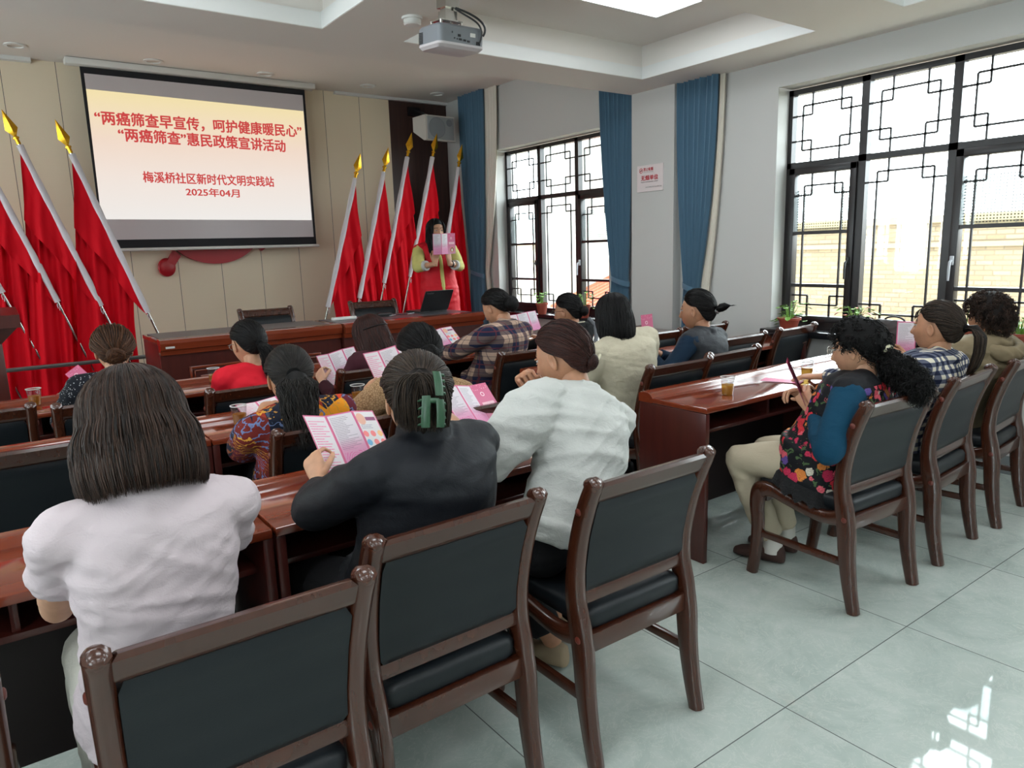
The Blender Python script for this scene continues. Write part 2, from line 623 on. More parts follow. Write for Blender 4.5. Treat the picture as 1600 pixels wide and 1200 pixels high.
def window(name, y0, y1, z0, z1, n, zt, sashes):
    root = thing(name, {'window_1': 'big dark framed lattice window at the right with brick wall outside',
                        'window_2': 'far dark framed lattice window between blue curtains',
                        'window_3': 'unseen dark framed lattice window put in behind the camera for daylight'}.get(name, 'dark framed lattice window added in the unseen left wall to let in daylight'), 'window', (0, 0, 0), kind='structure')
    xf = XW + 0.14
    t = 0.028
    fr = MB()
    fr.box(xf, xf + 0.06, y0, y1, z0, z0 + 0.05).box(xf, xf + 0.06, y0, y1, z1 - 0.04, z1)
    fr.box(xf, xf + 0.06, y0, y0 + 0.035, z0, z1).box(xf, xf + 0.06, y1 - 0.035, y1, z0, z1)
    w = (y1 - y0) / n
    for i in range(1, n):
        fr.box(xf, xf + 0.06, y0 + i * w - t, y0 + i * w + t, z0, z1)
    fr.box(xf, xf + 0.06, y0, y1, zt - 0.022, zt + 0.022)
    fr.obj('window_frame', M['frame'], root, smooth=False)
    for i in range(n):
        # panel 0 is the one nearest the camera end
        a, b = y0 + i * w + t, y0 + (i + 1) * w - t
        if i == 0: a = y0 + 0.035
        if i == n - 1: b = y1 - 0.035
        la = MB()
        lattice(la, xf + 0.015, a, b, zt + 0.022, z1 - 0.04)
        k = n - 1 - i
        if k in sashes:
            s = MB()
            e = 0.05
            s.box(xf - 0.018, xf + 0.05, a, b, zt - 0.022 - e, zt - 0.022, 0.004).box(xf - 0.018, xf + 0.05, a, b, z0 + 0.05, z0 + 0.05 + e, 0.004)
            s.box(xf - 0.018, xf + 0.05, a, a + e, z0 + 0.05, zt - 0.022, 0.004).box(xf - 0.018, xf + 0.05, b - e, b, z0 + 0.05, zt - 0.022, 0.004)
            for zz in (1.535, 1.135):
                s.box(xf - 0.01, xf + 0.04, a + e, b - e, zz - 0.013, zz + 0.013)
            so_ = s.obj('window_sash', M['frame'], root)
            hy = a + 0.028 if k == 0 else b - 0.028
            hm = MB().box(xf - 0.035, xf - 0.018, hy - 0.012, hy + 0.012, 1.29, 1.35, 0.004)
            hm.tube([(xf - 0.035, hy, 1.32), (xf - 0.055, hy, 1.31), (xf - 0.06, hy, 1.26), (xf - 0.06, hy, 1.19)], [0.009, 0.009, 0.009, 0.007], 8)
            hm.obj('handle', M['dark'] if k != 2 else M['grey'], so_)
            MB().box(xf + 0.042, xf + 0.044, a + e, b - e, 1.548, 1.86).obj('insect_screen', M['mesh'], so_, smooth=False)
            lattice(la, xf + 0.015, a + e, b - e, z0 + 0.05 + e, zt - 0.022 - e)
        else:
            lattice(la, xf + 0.015, a, b, z0 + 0.05, zt - 0.022)
        la.obj('lattice', M['frame'], root, smooth=False)
        MB().box(xf + 0.028, xf + 0.033, a - 0.005, b + 0.005, zt + 0.015, z1 - 0.035).obj('window_pane', M['glass'], root, smooth=False)
        MB().box(xf + 0.028, xf + 0.033, a - 0.005, b + 0.005, z0 + 0.045, zt - 0.015).obj('window_pane', M['glass'], root, smooth=False)
    MB().box(XW - 0.10, XW + 0.14, y0 - (0.03 if name != 'window_3' else 0), y1 + 0.03, z0 - 0.045, z0 + 0.003, 0.006).obj('window_sill', M['sill'], root)
    return root
window('window_1', 1.62, 3.42, 0.803, 2.60, 3, 2.045, (0, 2))
window('window_2', 5.25, 7.14, 0.763, 2.60, 3, 2.04, (0, 2))
for _i, (a, b) in enumerate(LOPEN):  # added windows out of view, there for the daylight they let in
    _w = window('window_%d' % (4 + _i), a, b, 0.803, 2.60, 3, 2.045, (0, 2))
    _w.rotation_euler = (0, 0, PI)
    _w.location = (XL + XW, a + b, 0)
window('window_3', -2.05, -0.25, 0.803, 2.60, 3, 2.045, (0, 2))  # unseen window behind the camera, put in for its daylight

# ------------------------------------------------------------------ outside: houses across the street
m = mat('sunlit_tan_brick', (214, 192, 150), 0.9)
g = NG(m)
br = g.n('ShaderNodeTexBrick')
x, y, z = g.xyz(g.coord())
cb = g.n('ShaderNodeCombineXYZ')
g.l(y, cb.inputs[0]); g.l(z, cb.inputs[1])
g.l(cb.outputs[0], br.inputs['Vector'])
br.inputs['Color1'].default_value = (*lin((122, 104, 78)), 1)
br.inputs['Color2'].default_value = (*lin((92, 74, 52)), 1)
br.inputs['Mortar'].default_value = (*lin((70, 58, 44)), 1)
br.inputs['Scale'].default_value = 1.0
br.inputs['Mortar Size'].default_value = 0.012
br.inputs['Brick Width'].default_value = 0.26
br.inputs['Row Height'].default_value = 0.08
st = g.noise(g.mapping(g.coord(), (1, 0.6, 1.2)), 0.9, 6, 0.7)[0]
g.color(g.mix(g.math('MULTIPLY', st, 0.6), br.outputs[0], lin((128, 114, 90))))
M['brick'] = m
def building(label, x0, x1, y0, y1, z1, wm, wins, band=None, ground=-4.2, wz=(-1.3, 0.0)):
    b = thing('house', label, 'building', (x0, (y0 + y1) / 2, ground))
    W_ = MB()
    cx, cy = x0, (y0 + y1) / 2
    W_.box(0, x1 - x0, y0 - cy, y1 - cy, 0, z1 - ground)
    W_.obj('wall', wm, b, smooth=False)
    if band is not None:
        MB().box(-0.12, x1 - x0 + 0.1, y0 - cy - 0.1, y1 - cy + 0.1, z1 - ground - 0.02, z1 - ground + 0.10).box(-0.06, 0.1, y0 - cy, y1 - cy, z1 - ground - 0.42, z1 - ground - 0.34).obj('parapet', band, b, smooth=False)
    for (wy, ww) in wins:
        f = MB()
        a, c = wy - ww / 2 - cy, wy + ww / 2 - cy
        za, zb = wz[0] - ground, wz[1] - ground
        f.box(-0.06, 0.02, a, c, za, za + 0.06).box(-0.06, 0.02, a, c, zb - 0.06, zb).box(-0.06, 0.02, a, a + 0.06, za, zb).box(-0.06, 0.02, c - 0.06, c, za, zb).box(-0.06, 0.02, (a + c) / 2 - 0.03, (a + c) / 2 + 0.03, za, zb)
        fo = f.obj('window', mat('weathered_window_frame', (120, 104, 84), 0.7), b, smooth=False)
        MB().box(-0.02, 0.01, a + 0.05, c - 0.05, za + 0.05, zb - 0.05).obj('pane', mat('dim_old_glass', (128, 122, 110), 0.2), fo, smooth=False)
    return b
M['concrete'] = mat('pale_concrete', (122, 106, 80), 0.9)
building('long tan brick house across the street seen through the big window', 13.0, 18.0, -9.0, 9.3, 1.72, M['brick'],
         [(8.2, 1.5), (5.6, 1.1), (4.3, 0.9), (2.2, 1.2), (0.2, 1.2)], M['concrete'])
b = building('tall pale rendered pier of a house outside the far window', 11.0, 12.4, 12.85, 13.75, 6.2, mat('pale_render', (150, 148, 140), 0.9), [], M['concrete'], wz=(-0.3, 1.2))
b2 = building('white walled house with an orange tiled lean-to roof beyond the far window', 13.0, 18.0, 9.4, 30.0, 1.5, mat('white_render', (170, 160, 142), 0.9), [(21.5, 1.0)], M['concrete'], wz=(-0.6, 0.5))
rt = MB()
for i in range(10):
    yy = -8.75 + i * 0.19
    rt.tube([(-2.6, yy, 4.35), (-0.02, yy, 5.15)], 0.09, 6)
rt.obj('tile_roof', mat('orange_roof_tile', (150, 58, 30), 0.8), b2)
struct(MB().box(5.4, 60, -40, 60, -4.4, -4.2).obj('ground', mat('street_paving', (170, 164, 152), 0.9), smooth=False), 'street below the windows', 'street')
# sagging cables in the street
for i, (z0, z1, xx) in enumerate(((-0.10, 0.10, 11.6), (-0.32, -0.05, 11.3), (0.02, -0.25, 11.9), (-0.5, -0.42, 11.5))):
    pts = [(xx, -6 + k * 0.8, z0 + (z1 - z0) * k / 20 - 0.35 * math.sin(PI * k / 20) + 0.03 * math.sin(k * 1.7 + i)) for k in range(21)]
    tag(MB().tube(pts, 0.018, 5).obj('overhead_cable', M['dark']), 'sagging black cable strung along the street outside the big window', 'cable', 'street cables outside')

# ------------------------------------------------------------------ curtains
M['blue'] = fabric('blue_curtain_cloth', (80, 112, 134), 0.75, 0.15, 30, 0.3)
M['sheer'] = fabric('cream_sheer_cloth', (218, 212, 200), 0.85, 0.1, 30)
def drape(mb, y_top0, y_top1, y_tie0, y_tie1, z_top, z_tie, z_bot, x, npl, amp, mi=0):
    """pleated cloth hanging along the window wall, gathered at the tie"""
    nz, ny = 44, npl * 8
    def edge(a, b, s):
        return a + (b - a) * s
    rows = []
    for i in range(nz + 1):
        t = i / nz
        z = z_top + (z_bot - z_top) * t
        if z > z_tie:
            s = (z_top - z) / (z_top - z_tie)
            s = s ** 1.9
        else:
            s = 1 - 0.25 * min(1, (z_tie - z) / 0.5) ** 0.7
        a, b = edge(y_top0, y_tie0, s), edge(y_top1, y_tie1, s)
        gath = (abs(b - a)) / abs(y_top1 - y_top0)
        row = []
        for jj in range(ny + 1):
            u = jj / ny
            ph = u * npl * 2 * PI
            wob = 0.5 * math.sin(ph * 0.5 + 1.3) + 0.25 * math.sin(ph * 0.23 + z * 1.1)
            row.append((x - amp * (0.55 + 0.45 * gath) * (math.sin(ph + 0.5 * math.sin(z * 0.9)) + 0.5 * wob), a + (b - a) * (u + 0.10 / npl * math.sin(2 * ph)), z))
        rows.append(row)
    back = [[(p[0] + 0.006, p[1], p[2]) for p in r] for r in rows]
    mb.rings(rows, closed=False, caps=False, mi=mi)
    mb.rings(back, closed=False, caps=False, mi=mi)
def curtain(label, yt0, yt1, yi0, yi1, zt, zi, sheer):
    r = thing('curtain', label, 'curtain', (XW - 0.07, (yt0 + yt1) / 2, 0.1))
    oy = -(yt0 + yt1) / 2
    mb = MB()
    drape(mb, yt0 + oy, yt1 + oy, yi0 + oy, yi1 + oy, zt - 0.1, zi - 0.1, 0.0, 0.0, 7, 0.026)
    mb.obj('drape', M['blue'], r, angle=180)
    if sheer:
        mb = MB()
        drape(mb, sheer[0] + oy, sheer[1] + oy, sheer[2] + oy, sheer[3] + oy, zt - 0.1, zi - 0.1, 0.0, 0.035, 4, 0.012)
        mb.obj('sheer_lining', M['sheer'], r, angle=180)
    c = (yi0 + yi1) / 2 + oy
    hw = abs(yi1 - yi0) / 2 + 0.02
    ring = [(0.045 * math.sin(a) * 1.0, c + hw * math.cos(a), zi - 0.1 + 0.03 * math.cos(a)) for a in np.linspace(0, 2 * PI, 25)[:-1]]
    mb = MB()
    mb.rings([[(p[0], p[1], p[2] - 0.025) for p in ring], [(p[0] * 1.12, p[1], p[2]) for p in ring], [(p[0], p[1], p[2] + 0.025) for p in ring]], caps=False)
    mb.obj('tieback', M['blue'], r)
    return r
curtain('blue curtain nearest the front corner, with cream lining, beside the far window', 7.76, 7.24, 7.62, 7.36, ZF, 1.2, (7.26, 7.02, 7.40, 7.30))
curtain('narrow blue curtain hanging between the far window and the pilaster', 5.30, 4.86, 5.13, 4.93, ZF, 1.15, None)
curtain('blue curtain with a cream edge to the right of the no smoking sign', 4.34, 3.92, 4.24, 4.08, ZB, 1.1, (3.98, 3.88, 4.12, 4.00))
# ================================================================== lights in the coffers
m = mat('led_panel', (255, 255, 255), 0.5, emit=(244, 250, 255), estr=4.5)
first = None
k = 0
for iy, (a, b) in enumerate(CY):
    for ix, (p, q) in enumerate(CX):
        cx, cy = (p + q) / 2, (a + b) / 2 - 0.14
        lab = 'bright white LED ceiling panel in the coffer behind the projector' if (ix == 2 and iy == 3) else 'LED ceiling panel in a coffer out of sight'
        if first is None:
            first = thing('ceiling_light', lab, 'ceiling light', (cx, cy, 3.07), 0, 'ceiling light panels')
            MB().box(-0.6, 0.6, -0.3, 0.3, -0.014, -0.006).obj('diffuser', m, first, smooth=False)
            f = MB()
            f.box(-0.615, 0.615, -0.315, -0.298, -0.02, 0).box(-0.615, 0.615, 0.298, 0.315, -0.02, 0).box(-0.615, -0.598, -0.315, 0.315, -0.02, 0).box(0.598, 0.615, -0.315, 0.315, -0.02, 0)
            f.obj('frame', M['white'], first, smooth=False)
        else:
            dup(first, (cx, cy, 3.07), 0, lab)
# recessed downlights, switched off
first = None
for px, lab in ((0.53, 'round ceiling downlight nearest the left picture edge'), (1.60, 'round ceiling downlight above the left half of the screen'), (2.64, 'round ceiling downlight above the right half of the screen'),
                (3.77, 'round ceiling downlight between the screen and the dark wood bay'), (4.66, 'round ceiling downlight in the corner by the loudspeaker')):
    if first is None:
        first = thing('downlight', lab, 'downlight', (px, 7.72, ZF), 0, 'downlights over the stage')
        MB().lathe([(0.055, 0.0), (0.085, 0.0), (0.085, -0.008), (0.06, -0.012), (0.055, 0.0)], 32, caps=False).obj('ring', M['trimwhite'], first)
        MB().lathe([(0.057, 0.0), (0.057, -0.004), (0.03, -0.002), (0.001, -0.002)], 32, caps=False).obj('lens', mat('frosted_lens', (206, 200, 190), 0.3), first)
    else:
        dup(first, (px, 7.72, ZF), 0, lab)
# smoke detector
r = thing('smoke_detector', 'round white smoke detector on the ceiling beam left of the projector', 'smoke detector', (2.22, 3.92, ZB))
MB().lathe([(0.001, 0), (0.06, 0), (0.06, -0.012), (0.052, -0.014)], 32, caps=False).obj('base', M['white'], r)
MB().lathe([(0.05, -0.012), (0.05, -0.035), (0.043, -0.043), (0.02, -0.045), (0.001, -0.045)], 32, caps=False).obj('cap', M['white'], r)

# ================================================================== projection screen
SY = 7.95
r = thing('projection_screen', 'large hanging projection screen with red Chinese lettering on the front wall', 'screen', (2.07, SY, 1.6))
ox, oz = 2.07, 1.6
def rel(o):
    return o
mb = MB().box(-1.051, 1.061, 0.004, 0.008, 0.004, 1.64)
mb.obj('border', mat('black_screen_border', (26, 27, 32), 0.8), r, smooth=False)
fab = mat('matt_white_screen_cloth', (196, 190, 192), 0.9, emit=(150, 140, 142), estr=0.05)
MB().box(1.047 - ox, 3.104 - ox, 0.0, 0.003, 1.684 - oz, 3.182 - oz).obj('screen_cloth', fab, r, smooth=False)
MB().tube([(-1.07, 0.004, -0.012), (1.09, 0.004, -0.012)], 0.016, 12).obj('bottom_bar', M['white'], r)
MB().box(0.90 - ox, 3.235 - ox, -0.06, 0.06, 3.245 - oz, 3.303 - oz, 0.012).obj('roller_case', M['white'], r)
img = mat('projected_slide', (240, 225, 210), 0.9)
g = NG(img)
x, y, z = g.xyz(g.coord())
f = g.math('MULTIPLY', g.math('SUBTRACT', z, 1.87 - oz), 1 / 1.17, clamp=True)
col = g.ramp(f, [(0.0, (248, 244, 240)), (0.35, (250, 236, 226)), (0.62, (250, 226, 208)), (0.85, (251, 230, 192)), (1.0, (251, 232, 176))])
g.color(g.mix(0.0, lin((90, 86, 84)), lin((90, 86, 84))))
g.l(col, g.b.inputs['Emission Color'])
g.b.inputs['Emission Strength'].default_value = 0.47
sl = MB()
sl.add([(1.034 - ox, -0.002, 1.877 - oz), (3.096 - ox, -0.002, 1.866 - oz), (3.099 - ox, -0.002, 3.018 - oz), (1.047 - ox, -0.002, 3.046 - oz)], [(0, 1, 2, 3)])
sl.obj('projected_slide', img, r, smooth=False)
def bold_text(body, b):
    me = text_mesh(body, 1.0, 0.0, 0.0, 'lettering')
    if b <= 0:
        return me
    co = [tuple(v.co) for v in me.vertices]
    fs = [tuple(p.vertices) for p in me.polygons]
    V, Fs = [], []
    for i, (dx, dy) in enumerate(((0, 0), (b, 0), (-b, 0), (0, b * 0.8), (0, -b * 0.8), (b, b * 0.6), (-b, -b * 0.6))):
        o = len(V)
        V += [(c[0] + dx, c[1] + dy, c[2] + i * 2e-4) for c in co]
        Fs += [tuple(k + o for k in f) for f in fs]
    m2 = bpy.data.meshes.new('lettering')
    m2.from_pydata(V, [], Fs)
    return m2
red = mat('projected_red_lettering', (60, 20, 20), 0.9, emit=(214, 72, 72), estr=0.46)
for body, x0, x1, z0, z1, sk, bold in (('“两癌筛查早宣传，呵护健康暖民心”', 1.085, 3.06, 2.735, 2.868, 0.002, 0.030), ('“两癌筛查”惠民政策宣讲活动', 1.265, 2.869, 2.598, 2.728, -0.022, 0.030),
                                       ('梅溪桥社区新时代文明实践站', 1.434, 2.71, 2.224, 2.333, -0.012, 0.026), ('2025年04月', 1.81, 2.337, 2.104, 2.190, -0.008, 0.024)):
    me = bold_text(body, bold)
    fit_text(me, x0 - ox, x1 - ox, z0 - oz, z1 - oz, 'Y', -0.004, skew=sk)
    me.materials.append(red)
    link('lettering', me, r)
# red emblem on the wall, mostly hidden by the screen: a crescent with a knobbed grip
r = thing('wall_emblem', 'red raised wall emblem whose lower edge shows under the screen', 'emblem', (2.07, YF - 0.03, 1.3))
er = mat('glossy_red_acrylic', (176, 30, 40), 0.35)
out, inn = [], []
for k in range(40):
    a = PI * (1.205 + 0.98 * k / 39)
    out.append((0.02 + 0.56 * math.cos(a), 0.66 + 0.535 * math.sin(a)))
    wdt = 0.17 * math.sin(PI * (0.12 + 0.88 * k / 39)) ** 0.8
    inn.append((0.02 + (0.56 - wdt) * math.cos(a), 0.66 + (0.535 - wdt) * math.sin(a) + 0.02))
MB().prism(out + inn[::-1], 'Y', -0.03, 0.03).obj('crescent', er, r)
MB().ell((-0.475, 0, 0.105), (0.085, 0.03, 0.095), 24, 14).prism([(-0.475, 0.16), (-0.40, 0.12), (-0.33, 0.22), (-0.40, 0.28)], 'Y', -0.025, 0.025).obj('knob', er, r)
MB().prism([(0.50, 0.245), (0.56, 0.285), (0.30, 0.62), (0.22, 0.56)], 'Y', -0.03, 0.03).obj('shaft', er, r)

# ================================================================== loudspeaker
r = thing('loudspeaker', 'pale grey loudspeaker hung in the corner of the dark wood bay', 'loudspeaker', (4.605, 7.74, 2.735), R(4))
poly = [(-0.28, 0.0), (-0.28, 0.34), (0.28, 0.34), (0.28, 0.0)]
cab = MB()
fr_ = [(-0.205, -0.13, 0.02), (0.205, -0.13, 0.02), (0.205, -0.13, 0.30), (-0.205, -0.13, 0.30)]
md = [(-0.205, -0.08, 0.02), (0.205, -0.08, 0.02), (0.205, -0.08, 0.302), (-0.205, -0.08, 0.302)]
bk = [(-0.205, 0.14, 0.14), (0.205, 0.14, 0.14), (0.205, 0.14, 0.30), (-0.205, 0.14, 0.30)]
cab.rings([fr_, md, bk])
cab.obj('cabinet', mat('pale_speaker_cabinet', (200, 196, 190), 0.5), r, angle=20)
gm = mat('speaker_grille', (156, 160, 164), 0.5)
MB().box(-0.185, 0.185, -0.142, -0.128, 0.035, 0.285, 0.005).obj('grille', gm, r)
for nm_, r0_, x_, z_ in (('woofer', 0.112, -0.06, 0.16), ('tweeter', 0.040, 0.115, 0.225)):
    wf = MB()
    rs = []
    for q, dy in ((r0_, 0.0), (r0_ * 1.04, -0.005), (r0_, -0.009), (r0_ * 0.55, -0.005), (0.001, -0.006)):
        rs.append([(x_ + q * math.cos(2 * PI * k / 32), -0.141 + dy, z_ + q * math.sin(2 * PI * k / 32)) for k in range(32)])
    wf.rings(rs, caps=False)
    wf.obj(nm_, mat('speaker_driver_grey', (128, 134, 140), 0.6), r)  # woofer and tweeter discs, a darker grey than the grille
MB().box(-0.09, -0.05, -0.02, 0.06, 0.298, 0.33).tube([(-0.07, 0.05, 0.325), (-0.02, 0.2, 0.38), (0.0, 0.41, 0.44)], 0.014, 8).box(-0.08, 0.08, 0.40, 0.438, 0.38, 0.48).obj('bracket', M['dark'], r)

# ================================================================== projector
r = thing('projector', 'grey projector hanging from the ceiling beam with black cables', 'projector', (2.155, 3.42, 2.49))
r.rotation_euler = (R(5), 0, 0)
pb = MB()
def rr(x0, x1, y0, y1, c, z, n=5):
    pts = []
    for (cx, cy, a0) in ((x1 - c, y1 - c, 0), (x0 + c, y1 - c, 90), (x0 + c, y0 + c, 180), (x1 - c, y0 + c, 270)):
        for k in range(n + 1):
            a = R(a0 + 90 * k / n)
            pts.append((cx + c * math.cos(a), cy + c * math.sin(a), z))
    return pts
pb.rings([rr(-0.135, 0.135, -0.115, 0.105, 0.03, 0.035), rr(-0.137, 0.137, -0.117, 0.107, 0.03, 0.112), rr(-0.13, 0.13, -0.11, 0.10, 0.03, 0.122)])
pb.obj('housing', M['midgrey'], r)
MB().rings([rr(-0.125, 0.125, -0.10, 0.095, 0.03, 0.012), rr(-0.137, 0.137, -0.117, 0.107, 0.03, 0.026), rr(-0.138, 0.138, -0.118, 0.108, 0.03, 0.037)]).obj('underside', mat('pale_projector_base', (196, 190, 192), 0.45), r)
p2 = MB()
for (u, w, hh, zz) in ((-0.062, 0.004, 0.008, 0.083), (-0.02, 0.016, 0.012, 0.072), (-0.048, 0.006, 0.006, 0.057), (-0.032, 0.006, 0.006, 0.055), (-0.014, 0.016, 0.009, 0.055), (0.012, 0.014, 0.009, 0.053), (0.036, 0.014, 0.009, 0.051), (0.095, 0.024, 0.016, 0.048)):
    p2.box(u - w / 2, u + w / 2, -0.119, -0.116, zz - hh / 2, zz + hh / 2)
p2.obj('sockets', M['dark'], r, smooth=False)
MB().box(0.046, 0.076, -0.119, -0.116, 0.074, 0.092).obj('sticker', M['white'], r, smooth=False)
vt = MB()
for i in range(3):
    for j in range(8):
        vt.box(-0.1395, -0.136, 0.05 + i * 0.014, 0.059 + i * 0.014, 0.042 + j * 0.007, 0.046 + j * 0.007)
vt.obj('vent', M['dark'], r, smooth=False)
MB().tube([(0.05, 0.104, 0.07), (0.05, 0.125, 0.07)], [0.034, 0.03], 20).obj('lens', M['dark'], r)
mt = MB()
mt.box(-0.085, 0.045, -0.05, 0.06, 0.15, 0.156).box(-0.055, 0.015, -0.04, 0.03, 0.156, 0.20).box(-0.06, 0.02, -0.05, 0.04, 0.215, 0.302)
for (a, b) in ((-0.08, -0.04), (0.04, -0.04), (-0.08, 0.055), (0.04, 0.055)):
    mt.tube([(a, b, 0.108), (a, b, 0.153)], 0.007, 8)
mt.box(-0.05, 0.01, -0.03, 0.02, 0.19, 0.22)
mt.obj('ceiling_mount', M['steel'], r, angle=30)
def bez(p0, p1, p2_, p3, n=16):
    out = []
    for k in range(n + 1):
        t = k / n
        out.append(tuple((1 - t) ** 3 * np.array(p0) + 3 * t * (1 - t) ** 2 * np.array(p1) + 3 * t * t * (1 - t) * np.array(p2_) + t ** 3 * np.array(p3)))
    return out
MB().tube(bez((0.0, -0.045, 0.21), (0.06, -0.12, 0.15), (0.125, -0.15, 0.15), (0.10, -0.122, 0.048)), 0.0045, 8).obj('cable', M['dark'], r)
MB().tube(bez((0.0, -0.045, 0.215), (0.08, -0.12, 0.18), (0.15, -0.15, 0.14), (0.12, -0.122, 0.085)), 0.0055, 8).obj('cable', M['dark'], r)

# ================================================================== no smoking sign on the pilaster
r = thing('wall_sign', 'white no smoking plate with red characters on the white pilaster', 'sign', (4.95, 4.62, 1.95))
MB().box(-0.008, 0.0, -0.155, 0.155, 0.0, 0.23, 0.002).obj('plate', mat('white_acrylic_plate', (214, 204, 204), 0.3), r, smooth=False)
rdm = mat('red_print', (190, 34, 48), 0.5)
blk = mat('black_print', (40, 38, 42), 0.5)
# the wall is seen from the room: reading direction runs towards -Y
for body, ya, yb, z0, z1, mm, bo, nm in (('禁止吸烟', 0.075, -0.04, 0.178, 0.208, rdm, 0.01, 'red_characters'), ('无烟单位', 0.105, -0.10, 0.098, 0.142, rdm, 0.02, 'red_characters'),
                                ('NON-SMOKING UNIT', 0.105, -0.10, 0.079, 0.089, blk, 0.0, 'small_lettering'), ('NO SMOKING', 0.075, -0.04, 0.166, 0.1715, blk, 0.0, 'small_lettering'), ('社区爱国卫生运动委员会', 0.05, -0.14, 0.033, 0.043, blk, 0.0, 'small_lettering')):
    me = bold_text(body, bo)
    fit_text(me, ya, yb, z0, z1, 'X', -0.0095)
    me.materials.append(mm)
    link(nm, me, r)
def ringmesh(cy, cz, r0, r1, off, n=32):
    mb = MB()
    mb.rings([[(off, cy + q * math.cos(2 * PI * k / n), cz + q * math.sin(2 * PI * k / n)) for k in range(n)] for q in (r0, r1)], caps=False)
    return mb
mb = ringmesh(0.105, 0.185, 0.0165, 0.0215, -0.0095)
mb.add([(-0.0096, 0.118, 0.170), (-0.0096, 0.121, 0.173), (-0.0096, 0.092, 0.200), (-0.0096, 0.089, 0.197)], [(0, 1, 2, 3)])
mb.obj('prohibition_ring', rdm, r, smooth=False)
MB().box(-0.0094, -0.0092, 0.094, 0.116, 0.181, 0.188).obj('cigarette_symbol', blk, r, smooth=False)

# ================================================================== desks
def make_desk(L):
    r = thing('conference_desk', 'desk', 'desk', (0, 0, 0))
    h = L / 2
    MB().box(-h, h, -0.21, 0.125, 0.722, 0.748, 0.005).obj('desktop', M['desk'], r)
    MB().prism([(0.12, 0.722), (0.12, 0.748), (0.135, 0.764), (0.15, 0.770), (0.20, 0.770), (0.21, 0.760), (0.21, 0.722)], 'X', -h, h).obj('raised_ledge', M['desk'], r)
    for s in (-1, 1):
        MB().box(s * h - (0.028 if s > 0 else 0), s * h + (0.028 if s < 0 else 0), -0.205, 0.205, 0.0, 0.721, 0.003).obj('side_panel', M['deskz'], r)
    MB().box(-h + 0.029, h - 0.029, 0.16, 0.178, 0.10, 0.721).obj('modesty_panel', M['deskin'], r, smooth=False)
    sh = MB().box(-h + 0.029, h - 0.029, -0.13, 0.159, 0.600, 0.618, 0.002)
    sh.obj('shelf', M['deskz'], r)
    MB().box(-0.009, 0.009, -0.12, 0.159, 0.619, 0.721, 0.002).obj('divider', M['deskz'], r)
    return r
D = make_desk(1.19)
desks = [
    (-0.033, 2.115, 'red-brown conference desk in front of the woman in the pink-white T-shirt'),
    (1.165, 2.115, 'red-brown conference desk in front of the woman with the green hair claw'),
    (0.095, 3.27, 'red-brown conference desk with an empty chair tucked in behind the long bobbed head'),
    (1.29, 3.27, 'red-brown conference desk in front of the woman in the batik jacket'),
    (0.165, 4.45, 'red-brown conference desk in front of the woman in the dotted dark top'),
    (1.36, 4.45, 'red-brown conference desk in front of the woman in the red T-shirt'),
    (3.165, 2.26, 'red-brown conference desk by the aisle beside the woman in the floral waistcoat'),
    (4.36, 2.26, 'red-brown conference desk under the big window in front of the checked shirt'),
    (3.175, 3.255, 'red-brown conference desk in front of the woman in the cream blouse'),
    (4.37, 3.255, 'red-brown conference desk by the white wall with two empty chairs'),
    (3.045, 4.40, 'red-brown conference desk in front of the woman in the dark plaid shirt'),
    (4.24, 4.40, 'red-brown conference desk beside the far curtain and pilaster'),
]
for i, (x, y, lab) in enumerate(desks):
    if i == 0:
        D.location = (x, y, 0)
        D['label'] = lab
        D['group'] = 'conference desks in rows'
    else:
        dup(D, (x, y, 0), 0, lab)

# ================================================================== chairs
def ribbon(mb, pts, wid, x0, x1, bev=0.008):
    """closed outline round a centre line in the Y-Z plane, extruded along X with eased edges"""
    P = [Vector((0, p[0], p[1])) for p in pts]
    # resample with Catmull-Rom
    q, w = [], []
    n = len(P)
    for i in range(n - 1):
        a, b, c, d = P[max(i - 1, 0)], P[i], P[i + 1], P[min(i + 2, n - 1)]
        for k in range(6):
            t = k / 6
            q.append(0.5 * ((2 * b) + (c - a) * t + (2 * a - 5 * b + 4 * c - d) * t * t + (3 * b - a - 3 * c + d) * t ** 3))
            w.append(wid[i] * (1 - t) + wid[i + 1] * t)
    q.append(P[-1]); w.append(wid[-1])
    rings = []
    for i, p in enumerate(q):
        t = (q[min(i + 1, len(q) - 1)] - q[max(i - 1, 0)]).normalized()
        nrm = Vector((0, -t.z, t.y))
        hw = w[i] / 2
        b = bev
        prof = [(x0 + b, -hw), (x1 - b, -hw), (x1, -hw + b), (x1, hw - b), (x1 - b, hw), (x0 + b, hw), (x0, hw - b), (x0, -hw + b)]
        rings.append([(a, p.y + nrm.y * s, p.z + nrm.z * s) for a, s in prof])
    mb.rings(rings)
    return mb
